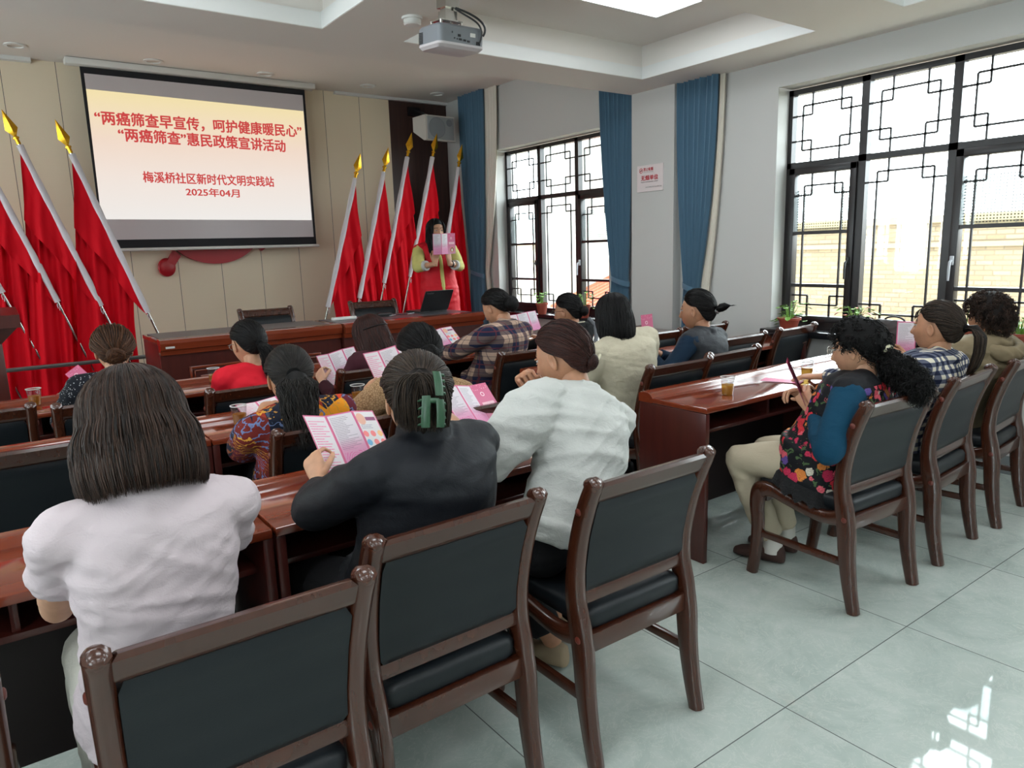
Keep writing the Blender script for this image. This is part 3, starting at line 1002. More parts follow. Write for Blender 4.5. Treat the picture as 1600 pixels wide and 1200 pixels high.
def make_chair():
    r = thing('conference_chair', 'chair', 'chair', (0, 0, 0))
    post = [(-0.262, 0.0), (-0.240, 0.10), (-0.222, 0.22), (-0.214, 0.33), (-0.200, 0.42), (-0.186, 0.50), (-0.190, 0.59), (-0.210, 0.69), (-0.240, 0.78), (-0.272, 0.85), (-0.286, 0.868)]
    pw = [0.048, 0.056, 0.066, 0.074, 0.075, 0.064, 0.056, 0.054, 0.052, 0.047, 0.034]
    for s in (-1, 1):
        xa, xb = (0.187, 0.225) if s > 0 else (-0.225, -0.187)
        mb = ribbon(MB(), post, pw, xa, xb, 0.010)
        mb.ell(((xa + xb) / 2, -0.270, 0.857), (0.0205, 0.030, 0.021), 14, 8)
        mb.obj('back_post', M['chairw'], r, angle=50)
        fl = [(0.232, 0.0), (0.214, 0.12), (0.208, 0.24), (0.216, 0.33), (0.200, 0.398), (0.14, 0.412), (0.05, 0.392), (-0.06, 0.372), (-0.14, 0.372), (-0.195, 0.392)]
        fw = [0.050, 0.054, 0.060, 0.068, 0.076, 0.058, 0.052, 0.052, 0.056, 0.064]
        ribbon(MB(), fl, fw, xa + 0.002, xb - 0.002, 0.009).obj('front_leg', M['chairw'], r, angle=50)
        MB().box((xa + xb) / 2 - 0.010, (xa + xb) / 2 + 0.010, -0.222, 0.212, 0.185, 0.215, 0.004).obj('stretcher', M['chairw'], r)
        for (yy, zz) in ((-0.232, 0.775), (-0.212, 0.385)):
            pl = MB()
            o = s * 0.2245
            pl.rings([[(o + s * dd, yy + q * math.cos(2 * PI * k / 14), zz + q * math.sin(2 * PI * k / 14)) for k in range(14)] for q, dd in ((0.011, -0.002), (0.011, 0.002), (0.007, 0.0045), (0.001, 0.005))], caps=False)
            pl.obj('wood_plug', mat('red_wood_plug', (96, 42, 32), 0.3) if 'red_wood_plug' not in bpy.data.materials else bpy.data.materials['red_wood_plug'], r)
    # curved back: follows the posts
    def backy(z):
        zs = [0.42, 0.50, 0.59, 0.69, 0.78, 0.85, 0.87]
        ys_ = [-0.200, -0.186, -0.190, -0.210, -0.240, -0.272, -0.282]
        return float(np.interp(z, zs, ys_))
    def slab(z0, z1, t0, t1, x, nz=10, bul=0.0, bev=0.006):
        mb = MB()
        rings = []
        for i in range(nz + 1):
            z = z0 + (z1 - z0) * i / nz
            e = min(i, nz - i) / nz
            sh = bev if i in (0, nz) else 0.0
            yc = backy(z)
            b = bul * math.sin(PI * i / nz) ** 0.5
            ring = []
            nx = 8
            for k in range(nx + 1):
                u = -1 + 2 * k / nx
                ring.append((u * (x - sh), yc + t1 - sh + b * (1 - u * u), z))
            for k in range(nx + 1):
                u = 1 - 2 * k / nx
                ring.append((u * (x - sh), yc + t0 + sh - b * 0.4 * (1 - u * u), z))
            rings.append(ring)
        mb.rings(rings)
        return mb
    slab(0.795, 0.862, -0.017, 0.017, 0.189, 6, 0.0, 0.009).obj('top_rail', M['chairw'], r, angle=40)
    slab(0.478, 0.515, -0.014, 0.014, 0.189, 4, 0.0, 0.004).obj('lower_rail', M['chairw'], r, angle=40)
    slab(0.513, 0.797, -0.020, 0.026, 0.186, 14, 0.012, 0.010).obj('backrest', M['leather'], r, angle=60)
    st = MB()
    rings = []
    for (z, ins) in ((0.395, 0.012), (0.405, 0.0), (0.438, 0.0), (0.452, 0.010), (0.460, 0.035), (0.463, 0.09)):
        rings.append([(a, b, z + (0.004 if ins >= 0.09 else 0)) for a, b, _ in rr(-0.186 + ins * 0.8, 0.186 - ins * 0.8, -0.212 + ins * 0.5, 0.232 - ins, 0.03, 0)])
    st.rings(rings)
    st.obj('seat', M['leather'], r, angle=60)
    MB().box(-0.188, 0.188, -0.226, -0.196, 0.335, 0.394, 0.004).obj('seat_rail', M['chairw'], r)
    MB().box(-0.188, 0.188, 0.180, 0.205, 0.345, 0.400, 0.004).obj('seat_rail', M['chairw'], r)
    return r
CH = make_chair()
for _o in CH.children:
    _c = np.zeros(len(_o.data.vertices) * 3)
    _o.data.vertices.foreach_get('co', _c)
    _c = _c.reshape(-1, 3)
    _c[:, 0] *= 1.07 + 0.05 * np.clip((_c[:, 2] - 0.4) / 0.45, 0, 1)
    _o.data.vertices.foreach_set('co', _c.reshape(-1))
    _o.data.update()
chairs = [
    (-0.305, 1.63, 0, 'dark wood chair cut off at the bottom left picture corner'),
    (0.305, 1.525, 0, 'dark wood chair in the foreground behind the woman in the pink-white T-shirt'),
    (0.848, 1.665, 1, 'dark wood chair in the foreground behind the woman with the green hair claw'),
    (1.478, 1.635, 0, 'dark wood chair at the aisle under the woman in the crumpled white blouse'),
    (2.89, 1.625, -3, 'brown wood chair holding the woman in the floral waistcoat'),
    (3.575, 1.645, 4, 'brown wood chair holding the woman in the navy checked shirt'),
    (4.245, 1.66, 5, 'brown wood chair holding the woman in the khaki jacket'),
    (0.14, 3.19, 0, 'empty dark wood chair tucked in to the left of the big bobbed head'),
    (1.02, 2.79, 0, 'dark wood chair behind the woman in the batik jacket'),
    (1.50, 2.665, 0, 'dark wood chair whose knobbed post shows beside the pink brochure cover'),
    (-0.11, 4.08, 0, 'empty dark wood chair left of the tea cup on the far left desk'),
    (0.44, 3.965, 0, 'dark wood chair under the woman in the dotted dark top'),
    (1.05, 3.835, 0, 'dark wood chair behind the woman in the red T-shirt'),
    (1.74, 3.91, 0, 'dark wood chair behind the woman with long maroon-brown hair'),
    (2.96, 2.815, 0, 'brown wood chair holding the woman in the cream blouse'),
    (3.49, 2.88, 2, 'brown wood chair holding the woman in the grey waistcoat'),
    (4.10, 3.255, 0, 'empty brown wood chair right of the grey waistcoat, pushed under its desk'),
    (4.77, 3.285, 2, 'empty brown wood chair below the flower pot at the left end of the big window'),
    (2.72, 3.80, 0, 'dark wood chair holding the woman in the dark plaid shirt'),
    (3.31, 3.80, 0, 'dark wood chair holding the woman in the black top with spectacles'),
    (3.90, 3.83, 0, 'empty dark wood chair seen past the pink brochure of the grey waistcoat'),
    (4.47, 3.86, 0, 'empty dark wood chair whose end shows behind the ponytail of the grey waistcoat'),
]
for i, (x, y, a, lab) in enumerate(chairs):
    if i == 0:
        CH.location = (x, y, 0)
        CH.rotation_euler = (0, 0, R(a))
        CH['label'] = lab
        CH['group'] = 'leather backed conference chairs'
    else:
        dup(CH, (x, y, 0), R(a), lab, 'leather backed conference chairs')
# two chairs turned to the room behind the head tables
for (x, a, lab) in ((2.10, 180, 'empty chair behind the left head table'), (3.15, 176, 'empty chair behind the right head table next to the laptop')):
    dup(CH, (x, 6.42, 0.15), R(a), lab, 'leather backed conference chairs')

# ================================================================== head tables on the stage
def make_head():
    r = thing('head_table', 'head', 'table', (0, 0, 0))
    h = 0.682
    T = MB()
    T.prism([(-0.02, 0.66), (-0.02, 0.69), (-0.045, 0.70), (-0.05, 0.745), (-0.03, 0.77), (0.0, 0.775), (0.05, 0.775), (0.06, 0.768), (0.06, 0.66)], 'X', -h, h)
    T.box(-h, h, 0.06, 0.62, 0.735, 0.765, 0.003)
    T.obj('tabletop', M['desk'], r, angle=40)
    MB().box(-h + 0.03, h - 0.03, 0.065, 0.60, 0.765, 0.768).obj('black_writing_surface', mat('grey_black_inlay', (74, 72, 76), 0.3), r, smooth=False)
    MB().box(-h, h, 0.0, 0.03, 0.0, 0.66).obj('front_panel', M['deskz'], r, smooth=False)
    for s in (-1, 1):
        MB().box(s * h - (0.03 if s > 0 else 0), s * h + (0.03 if s < 0 else 0), 0.03, 0.60, 0, 0.734, 0.003).obj('side_panel', M['deskz'], r)
    for (a, b) in ((-0.55, -0.02), (0.02, 0.55)) if False else ((-0.50, 0.50),):
        mo = MB()
        for (e, d, t) in ((0.0, 0.012, 0.018), (0.03, 0.008, 0.01)):
            x0, x1, z0, z1 = a + e, b - e, 0.14 + e, 0.56 - e
            mo.box(x0, x1, -d, 0, z0, z0 + t, 0.003).box(x0, x1, -d, 0, z1 - t, z1, 0.003).box(x0, x0 + t, -d, 0, z0, z1, 0.003).box(x1 - t, x1, -d, 0, z0, z1, 0.003)
        mo.box(a + 0.07, b - 0.07, -0.012, 0, 0.21, 0.49, 0.006)
        mo.obj('panel_moulding', M['desk'], r)
    return r
HT = make_head()
HT.location = (1.667, 5.60, 0.15)
HT['label'] = 'left wooden head table with a moulded front on the stage'
HT['group'] = 'head tables'
h2 = dup(HT, (3.04, 5.56, 0.15), 0, 'right wooden head table carrying the laptop')
t = MB().box(-0.650, -0.590, -0.0525, -0.0495, 0.710, 0.724).obj('label_plate', mat('pale_sticker', (190, 186, 180), 0.5), HT, smooth=False)
# ================================================================== people
def V3(*a):
    return Vector(a)

def ell_ring(c, ax, ay, rx, ry, n=20, sq=1.0):
    out = []
    for k in range(n):
        a = 2 * PI * k / n
        ca, sa = math.cos(a), math.sin(a)
        if sq != 1.0:
            ca = math.copysign(abs(ca) ** sq, ca)
            sa = math.copysign(abs(sa) ** sq, sa)
        out.append(c + ax * (rx * ca) + ay * (ry * sa))
    return out

def capsule(mb, path, rad, n=14, flat_start=False, flat_end=False):
    """tapered round limb; rounded ends unless flat"""
    path = [Vector(p) for p in path]
    rad = list(rad)
    P, Q = list(path), list(rad)
    if not flat_start:
        d = (path[0] - path[1]).normalized()
        P = [path[0] + d * rad[0] * 0.92, path[0] + d * rad[0] * 0.6] + P
        Q = [rad[0] * 0.3, rad[0] * 0.78] + Q
    if not flat_end:
        d = (path[-1] - path[-2]).normalized()
        P = P + [path[-1] + d * rad[-1] * 0.6, path[-1] + d * rad[-1] * 0.92]
        Q = Q + [rad[-1] * 0.78, rad[-1] * 0.3]
    mb.tube(P, Q, n)
    return mb

def remesh(mb, vox, smooth=2, name='tmp'):
    me = bpy.data.meshes.new(name)
    me.from_pydata(mb.v, [], mb.f)
    bm = bmesh.new()
    bm.from_mesh(me)
    bmesh.ops.recalc_face_normals(bm, faces=bm.faces[:])
    bm.to_mesh(me)
    bm.free()
    o = bpy.data.objects.new(name, me)
    COL.objects.link(o)
    md = o.modifiers.new('r', 'REMESH')
    md.mode = 'VOXEL'
    md.voxel_size = vox
    md.use_smooth_shade = True
    if smooth:
        ms = o.modifiers.new('s', 'SMOOTH')
        ms.factor = 0.5
        ms.iterations = smooth
    dg = bpy.context.evaluated_depsgraph_get()
    out = bpy.data.meshes.new_from_object(o.evaluated_get(dg))
    bpy.data.objects.remove(o)
    bpy.data.meshes.remove(me)
    return out

def mesh_arrays(me):
    n = len(me.vertices)
    co = np.zeros(n * 3); me.vertices.foreach_get('co', co)
    no = np.zeros(n * 3); me.vertices.foreach_get('normal', no)
    return co.reshape(-1, 3), no.reshape(-1, 3)

def wrinkle(me, amp, scale, stretch=(1, 1, 1), seed=0.0, ridge=True, tilt=0.35):
    co, no = mesh_arrays(me)
    d = np.zeros(len(co))
    sx, sy, sz = stretch
    for i, p in enumerate(co):
        a_, b_ = p[2] + tilt * p[0], p[0] - tilt * p[2]
        q = Vector((b_ * scale * 0.55 * sx + seed, p[1] * scale * 0.8 * sy, a_ * scale * 1.25 * sz))
        w = noise.noise_vector(q * 0.5) * 0.9
        v = noise.noise(q + w)
        d[i] = (1 - 2.2 * abs(v)) if ridge else v
    co += no * (d * amp)[:, None]
    me.vertices.foreach_set('co', co.reshape(-1))
    me.update()

def join_meshes(name, parts):
    """parts: list of (mesh, material list); one mesh with the slots of all"""
    mb_v, mb_f, mi, mats = [], [], [], []
    for me, ml in parts:
        off = len(mb_v)
        co, _ = mesh_arrays(me)
        base = []
        for m_ in ml:
            if m_ not in mats:
                mats.append(m_)
            base.append(mats.index(m_))
        mb_v.extend(map(tuple, co))
        for p in me.polygons:
            mb_f.append(tuple(k + off for k in p.vertices))
            mi.append(base[min(p.material_index, len(base) - 1)])
    out = bpy.data.meshes.new(name)
    out.from_pydata(mb_v, [], mb_f)
    for m_ in mats:
        out.materials.append(m_)
    out.polygons.foreach_set('material_index', mi)
    out.polygons.foreach_set('use_smooth', [True] * len(mb_f))
    out.update()
    return out

# ------------------------------------------------------------------ skin, hair and cloth
def skin(name, rgb):
    m_ = mat(name, rgb, 0.5, spec=0.35, sss=0.12)
    m_.node_tree.nodes['Principled BSDF'].inputs['Subsurface Radius'].default_value = (1.0, 0.4, 0.25)
    g_ = NG(m_)
    n_ = g_.noise(g_.coord(), 26, 3)[0]
    r2 = tuple(int(c * 0.90) for c in rgb)
    g_.color(g_.ramp(n_, [(0.3, r2), (0.7, rgb)]))
    return m_
SK = {'a': skin('skin_light', (204, 158, 130)), 'b': skin('skin_tan', (184, 134, 104)), 'c': skin('skin_warm', (194, 146, 116))}
M['lip'] = mat('lips', (170, 92, 88), 0.45)
M['brow'] = mat('eyebrow_hair', (52, 40, 36), 0.8)
M['eyew'] = mat('eye_white', (176, 166, 158), 0.3)
M['iris'] = mat('dark_iris', (28, 20, 17), 0.15)

def hairmat(name, c1, c2, rough=0.45):
    m_ = mat(name, c1, rough, spec=0.22)
    g_ = NG(m_)
    ri = g_.n('ShaderNodeNewGeometry').outputs['Random Per Island']
    g_.color(g_.ramp(ri, [(0.0, c1), (0.7, c2), (1.0, tuple(min(255, int(v * 1.25)) for v in c2))]))
    return m_
HM = {'black': hairmat('black_hair', (9, 8, 8), (17, 15, 15)),
      'darkbrown': hairmat('dark_brown_hair', (19, 13, 11), (50, 34, 26)),
      'brown': hairmat('brown_hair', (38, 24, 17), (78, 50, 32)),
      'maroon': hairmat('reddish_brown_hair', (22, 12, 11), (54, 28, 23)),
      'greyblack': hairmat('greying_black_hair', (14, 13, 12), (38, 34, 31)),
      'greybrown': hairmat('greying_brown_hair', (22, 17, 14), (54, 43, 35))}

for _k in list(HM):
    _c = HM[_k].diffuse_color
    HM[_k + '_base'] = mat('scalp_' + HM[_k].name, (0, 0, 0), 0.6, spec=0.15)
    HM[_k + '_base'].node_tree.nodes['Principled BSDF'].inputs['Base Color'].default_value = (_c[0] * 1.1, _c[1] * 1.1, _c[2] * 1.1, 1)
# ------------------------------------------------------------------ head
def head_mesh(sk, seed=0, eyes_down=0.0):
    nlat, nlon = 56, 72
    verts, faces, mi = [], [], []
    lons = []
    for k in range(nlon):
        u = k / nlon
        # denser towards the face (azimuth 0 = +Y)
        a = 2 * PI * u
        lons.append(a - 0.42 * math.sin(a))
    def surf(th, az):
        dx, dy, dz = math.sin(th) * math.sin(az), math.sin(th) * math.cos(az), math.cos(th)
        x, y, z = dx * 0.0735, dy * 0.092, dz * 0.113
        # skull: fuller above and behind
        if y < 0:
            y *= 1.05 + 0.10 * max(0, min(1, (z + 0.02) / 0.08))
        # jaw taper
        if z < -0.01:
            t = min(1, (-0.01 - z) / 0.10)
            x *= 1 - 0.36 * t ** 1.5
            if y > 0:
                y *= 1 - 0.10 * t ** 2
                y += 0.010 * t
            else:
                y = y * (1 - 0.62 * t) 
        # flatter face front
        if y > 0.055:
            y = 0.055 + (y - 0.055) * (0.80 if z > 0.03 else 0.92)
        f = max(0.0, min(1.0, y / 0.05)) if y > 0 else 0
        # sockets, brow, nose, mouth, chin
        for s in (-1, 1):
            y -= 0.0105 * f * math.exp(-((x - s * 0.030) / 0.0165) ** 2 - ((z - 0.010) / 0.0115) ** 2)
            y += 0.0035 * f * math.exp(-((x - s * 0.028) / 0.020) ** 2 - ((z - 0.030) / 0.008) ** 2)
            y += 0.0050 * f * math.exp(-((x - s * 0.040) / 0.018) ** 2 - ((z + 0.022) / 0.018) ** 2)
        zr = (0.018 - z) / 0.052
        if 0 < zr < 1.25:
            prof = zr ** 1.25 if zr < 1 else max(0.0, 1 - ((zr - 1) / 0.25) ** 1.2)
            wid = 0.0075 + 0.0085 * min(1, zr) ** 2
            y += 0.0215 * f * prof * math.exp(-(x / wid) ** 2)
            y += 0.006 * f * (1 if 0.75 < zr < 1.15 else 0) * math.exp(-((abs(x) - 0.013) / 0.006) ** 2)
        lipm = math.exp(-(x / 0.021) ** 4)
        y += 0.0065 * f * lipm * (math.exp(-((z + 0.0555) / 0.0052) ** 2) + 1.05 * math.exp(-((z + 0.0685) / 0.0062) ** 2))
        y -= 0.003 * f * lipm * math.exp(-((z + 0.0615) / 0.0022) ** 2)
        y += 0.0050 * f * math.exp(-(x / 0.022) ** 2 - ((z + 0.094) / 0.013) ** 2)
        return Vector((x, y, z))
    for i in range(1, nlat):
        th = PI * i / nlat
        for a in lons:
            verts.append(surf(th, a))
    for i in range(nlat - 2):
        for k in range(nlon):
            k2 = (k + 1) % nlon
            f = (i * nlon + k, i * nlon + k2, (i + 1) * nlon + k2, (i + 1) * nlon + k)
            faces.append(f)
            c = sum((verts[q] for q in f), Vector()) / 4
            m_ = 0
            if c.y > 0.05:
                if abs(c.x) < 0.0235 - 0.25 * abs(c.z + 0.061) and -0.0745 < c.z < -0.050:
                    m_ = 1
                if 0.014 < abs(c.x) < 0.050 and abs(c.z - (0.033 - 9 * (abs(c.x) - 0.03) ** 2)) < 0.0036:
                    m_ = 2
            mi.append(m_)
    t = len(verts)
    verts.append(Vector((0, 0, 0.113))); verts.append(Vector((0, 0.012, -0.1135)))
    for k in range(nlon):
        k2 = (k + 1) % nlon
        faces.append((t, k, k2)); mi.append(0)
        e = (nlat - 2) * nlon
        faces.append((t + 1, e + k2, e + k)); mi.append(0)
    mb = MB()
    mb.v = [tuple(v) for v in verts]; mb.f = faces; mb.mi = mi
    for s in (-1, 1):
        # ear
        nn, mm = 18, 12
        o = len(mb.v)
        rings = []
        for i in range(1, mm):
            th = PI * i / mm
            ring = []
            for k in range(nn):
                ph = 2 * PI * k / nn
                ex, ey, ez = 0.009 * math.cos(th), 0.018 * math.sin(th) * math.cos(ph), 0.031 * math.sin(th) * math.sin(ph)
                ex -= (0.011 if ex > 0 else 0.0) * math.exp(-(ey / 0.0085) ** 2 - ((ez - 0.004) / 0.015) ** 2)
                if ez < 0:
                    ey *= 1 + 0.25 * ez / 0.031
                ex += 0.35 * max(0.0, -ey)
                ring.append((s * (0.0745 + ex), -0.006 + ey - 0.12 * ez * -1, -0.004 + ez))
            rings.append(ring)
        mb.rings(rings, caps=True, mi=0)
        # eye: ball with iris, upper lid
        mb.ell((s * 0.030, 0.0715, 0.008), (0.0120, 0.0112, 0.0075), 16, 10, 3)
        mb.ell((s * 0.030, 0.0782, 0.007 - 0.002 * eyes_down), (0.0052, 0.0052, 0.0052), 12, 8, 4)
        mb.ell((s * 0.0305, 0.0765, 0.0155), (0.0155, 0.0085, 0.0042), 14, 8, 0)
        mb.ell((s * 0.0305, 0.0785, 0.0125), (0.0145, 0.0066, 0.0013), 14, 6, 2)
        mb.ell((s * 0.030, 0.0755, -0.001), (0.0135, 0.008, 0.0038), 14, 8, 0)
    me = mb.mesh('head', [sk, M['lip'], M['brow'], M['eyew'], M['iris']], 180)
    return me

# ------------------------------------------------------------------ hand (left hand: thumb on +X, palm -Z, fingers +Y)
def hand_mesh(curl, spread=1.0, thumb=(0.75, 0.55, -0.35), tcurl=0.3, right=False):
    mb = MB()
    ax, az = V3(1, 0, 0), V3(0, 0, 1)
    rings = []
    for (y, rx, rz, dx) in ((-0.045, 0.0245, 0.0185, 0), (-0.01, 0.026, 0.018, 0), (0.02, 0.034, 0.0165, 0.003), (0.05, 0.039, 0.0145, 0.002), (0.078, 0.040, 0.012, 0), (0.092, 0.034, 0.009, 0)):
        rings.append(ell_ring(V3(dx, y, 0), ax, az, rx, rz, 18, 0.8))
    mb.rings(rings)
    fx = (0.0295, 0.0100, -0.0100, -0.0285)
    fy = (0.082, 0.088, 0.085, 0.074)
    fl = ((0.041, 0.025, 0.020), (0.045, 0.028, 0.021), (0.042, 0.026, 0.020), (0.033, 0.020, 0.018))
    rad = ((0.0088, 0.0080, 0.0074, 0.0060), (0.0090, 0.0083, 0.0076, 0.0062), (0.0086, 0.0078, 0.0072, 0.0058), (0.0076, 0.0068, 0.0062, 0.0050))
    for i in range(4):
        c = curl[i] if hasattr(curl, '__len__') else curl
        p = V3(fx[i], fy[i] - 0.012, 0)
        side = (0.10, 0.03, -0.04, -0.13)[i] * spread
        path = [p, V3(fx[i] + side * 0.012, fy[i], 0.001)]
        a = 0.12
        pts = [path[-1]]
        for jn, L in enumerate(fl[i]):
            a += c * (1.05, 1.15, 0.75)[jn]
            d = V3(side * math.cos(a), math.cos(a), -math.sin(a)).normalized()
            pts.append(pts[-1] + d * L)
        r_ = rad[i]
        full = [p] + pts
        capsule(mb, full, [r_[0] * 1.05] + list(r_), 10)
    d0 = V3(*thumb).normalized()
    p0 = V3(0.024, 0.006, -0.004)
    p1 = p0 + d0 * 0.040
    d1 = (d0 + V3(-0.35, 0.6, -0.4) * tcurl).normalized()
    p2 = p1 + d1 * 0.031
    d2 = (d1 + V3(-0.4, 0.5, -0.2) * tcurl).normalized()
    p3 = p2 + d2 * 0.024
    capsule(mb, [p0, p1, p2, p3], [0.0135, 0.0115, 0.0098, 0.0074], 10)
    if right:
        mb.v = [(-x, y, z) for x, y, z in mb.v]
        mb.f = [tuple(reversed(f)) for f in mb.f]
    return remesh(mb, 0.0034, 3)
_hands = {}
def get_hand(kind, right):
    key = (kind, right)
    if key not in _hands:
        if kind == 'hold':      # sheet pinched between thumb and curled fingers
            _hands[key] = hand_mesh((0.75, 0.80, 0.85, 0.9), 0.5, (0.35, 0.85, -0.55), 0.35, right)
        elif kind == 'fist':
            _hands[key] = hand_mesh((1.15, 1.2, 1.2, 1.2), 0.3, (0.45, 0.75, -0.75), 0.8, right)
        else:                   # resting, lightly curled
            _hands[key] = hand_mesh((0.30, 0.26, 0.30, 0.36), 1.0, (0.8, 0.6, -0.25), 0.3, right)
    return _hands[key]

def frame(fdir, palm):
    """rotation taking +Y to fdir and -Z to palm"""
    y = Vector(fdir).normalized()
    z = -Vector(palm)
    z = (z - y * z.dot(y)).normalized()
    x = y.cross(z)
    return Matrix((x, y, z)).transposed()

def ik(S, T, L1, L2, hint):
    S, T = Vector(S), Vector(T)
    d = T - S
    D = d.length
    mx = (L1 + L2) * 0.985
    if D > mx:
        T = S + d * (mx / D); d = T - S; D = mx
    a = (L1 * L1 - L2 * L2 + D * D) / (2 * D)
    h = math.sqrt(max(1e-6, L1 * L1 - a * a))
    u = d / D
    hv = Vector(hint)
    hv = (hv - u * hv.dot(u)).normalized()
    return S + u * a + hv * h, T

# ------------------------------------------------------------------ hair
SC = V3(0, -0.010, 0.018)
SR = V3(0.0775, 0.0985, 0.099)
def lerp_tab(tab, a):
    return float(np.interp(a, [t[0] for t in tab], [t[1] for t in tab]))
HL = [(0, 56), (30, 60), (50, 72), (65, 90), (80, 97), (96, 92), (108, 112), (130, 130), (150, 138), (180, 142)]
HLP = [(0, 56), (30, 58), (50, 64), (65, 74), (80, 81), (96, 81), (108, 98), (125, 122), (150, 138), (180, 142)]
def hairline(az, tab=HL):
    a = abs((math.degrees(az) + 180) % 360 - 180)
    return R(lerp_tab(tab, a))
def spt(th, az, off):
    return Vector((SC.x + (SR.x + off) * math.sin(th) * math.sin(az), SC.y + (SR.y + off) * math.sin(th) * math.cos(az), SC.z + (SR.z + off) * math.cos(th)))

def strands_mesh(mb, paths, rad, taper=True):
    """paths (N,K,3) -> thin three-sided locks"""
    P = np.asarray(paths, float)
    if len(P) == 0:
        return
    N, K, _ = P.shape
    T = np.gradient(P, axis=1)
    T /= np.linalg.norm(T, axis=2, keepdims=True) + 1e-9
    ref = rng.normal(size=(N, 1, 3))
    A = np.cross(T, np.broadcast_to(ref, T.shape))
    A /= np.linalg.norm(A, axis=2, keepdims=True) + 1e-9
    B = np.cross(T, A)
    s = np.linspace(0, 1, K)
    prof = (np.minimum(1, s / 0.08 + 0.25) * np.minimum(1, (1 - s) / 0.18 + 0.12)) if taper else np.ones(K)
    rr_ = (np.asarray(rad).reshape(-1, 1) * prof[None, :])[..., None] if hasattr(rad, '__len__') else (rad * prof)[None, :, None]
    vs = []
    for k in range(3):
        a = 2 * PI * k / 3
        vs.append(P + (A * math.cos(a) + B * math.sin(a)) * rr_)
    Vv = np.stack(vs, 2).reshape(-1, 3)                 # N,K,3 -> rows
    off = len(mb.v)
    mb.v.extend(map(tuple, Vv.tolist()))
    n_i = np.arange(N)[:, None, None] * (K * 3)
    k_i = np.arange(K - 1)[None, :, None] * 3
    c = np.arange(3)[None, None, :]
    c2 = (c + 1) % 3
    F = np.stack([n_i + k_i + c, n_i + k_i + c2, n_i + k_i + 3 + c2, n_i + k_i + 3 + c], -1).reshape(-1, 4) + off
    mb.f.extend(map(tuple, F.tolist()))
    mb.mi.extend([1] * len(F))

def cap_shell(mb, vol, tab=HL, nlon=64, nt=18):
    """solid scalp cover down to the hairline"""
    rows = []
    for i in range(nt + 1):
        t = i / nt
        row = []
        for k in range(nlon):
            az = 2 * PI * k / nlon
            th = max(0.02, t) * hairline(az, tab)
            off = 0.002 + vol * (1 - t ** 4) if t < 1 else -0.001
            row.append(spt(th, az, off))
        rows.append(row)
    mb.rings(rows, caps=False)

def slerp_paths(n, tie_th, tie_az, vol, tab=HL, K=12, noise_amp=0.003, start=(0.97, 1.0), tie_off=0.014, tmin=0.0):
    """hair combed back from the hairline (or crown) over the skull to a tie point"""
    out = []
    tdir = Vector((math.sin(tie_th) * math.sin(tie_az), math.sin(tie_th) * math.cos(tie_az), math.cos(tie_th)))
    for _ in range(n):
        az = rng.uniform(0, 2 * PI)
        t0 = rng.uniform(*start) if rng.random() < 0.75 else rng.uniform(max(tmin, 0.45), 1)
        th = t0 * hairline(az, tab)
        d0 = Vector((math.sin(th) * math.sin(az), math.sin(th) * math.cos(az), math.cos(th)))
        ang = d0.angle(tdir)
        if ang < 0.12:
            continue
        jit = rng.uniform(-0.0015, noise_amp)
        path = []
        ph, fr = rng.uniform(0, 6.28), rng.uniform(1, 3)
        for k in range(K):
            s = k / (K - 1)
            d = (d0 * math.sin((1 - s) * ang) + tdir * math.sin(s * ang)) / math.sin(ang)
            d.normalize()
            off = 0.001 + vol * min(1, s * 5) + (jit + 0.0015 * math.sin(ph + fr * 6 * s)) * min(1, s * 6)
            off = off * (1 - s ** 6) + tie_off * s ** 6
            path.append((SC.x + (SR.x + off) * d.x, SC.y + (SR.y + off) * d.y, SC.z + (SR.z + off) * d.z))
        out.append(path)
    return out

def bundle(center, r0, rmax, n, K=14, wave=0.004, wf=2.0, tip=0.4, frizz=0.0):
    """locks following a centre line; radius swells then thins"""
    C = np.array([tuple(c) for c in center])
    s = np.linspace(0, 1, K)
    sc_ = np.linspace(0, 1, len(C))
    ctr = np.stack([np.interp(s, sc_, C[:, i]) for i in range(3)], 1)
    out = []
    for _ in range(n):
        a, q = rng.uniform(0, 2 * PI), math.sqrt(rng.uniform(0, 1))
        ph = rng.uniform(0, 6.28)
        L = rng.uniform(0.78, 1.0) if rng.random() < 0.6 else rng.uniform(0.5, 1.0)
        cc = np.stack([np.interp(s * L, s, ctr[:, i]) for i in range(3)], 1)
        rad = np.interp(s * L, [0, 0.12, 0.35, 0.75, 1.0], [r0, r0 * 1.15, rmax, rmax * 0.85, rmax * tip])
        dx = rad * q * math.cos(a) + wave * np.sin(ph + wf * 6.28 * s)
        dy = rad * q * math.sin(a) * 0.8 + wave * np.cos(ph * 1.7 + wf * 6.28 * s)
        p = cc.copy()
        p[:, 0] += dx
        p[:, 1] += dy
        if frizz:
            p += rng.normal(0, frizz, p.shape) * np.minimum(1, s * 3)[:, None]
        out.append(p)
    return out

def bundle_core(mb, center, r0, rmax, tip=0.4, f=0.82):
    pts = [Vector(c) for c in center]
    n = len(pts)
    rad = [float(np.interp(i / (n - 1), [0, 0.12, 0.35, 0.75, 0.95, 1.0], [r0, r0 * 1.1, rmax, rmax * 0.8, rmax * tip, 0.003])) * f for i in range(n)]
    mb.tube(pts, rad, 12)

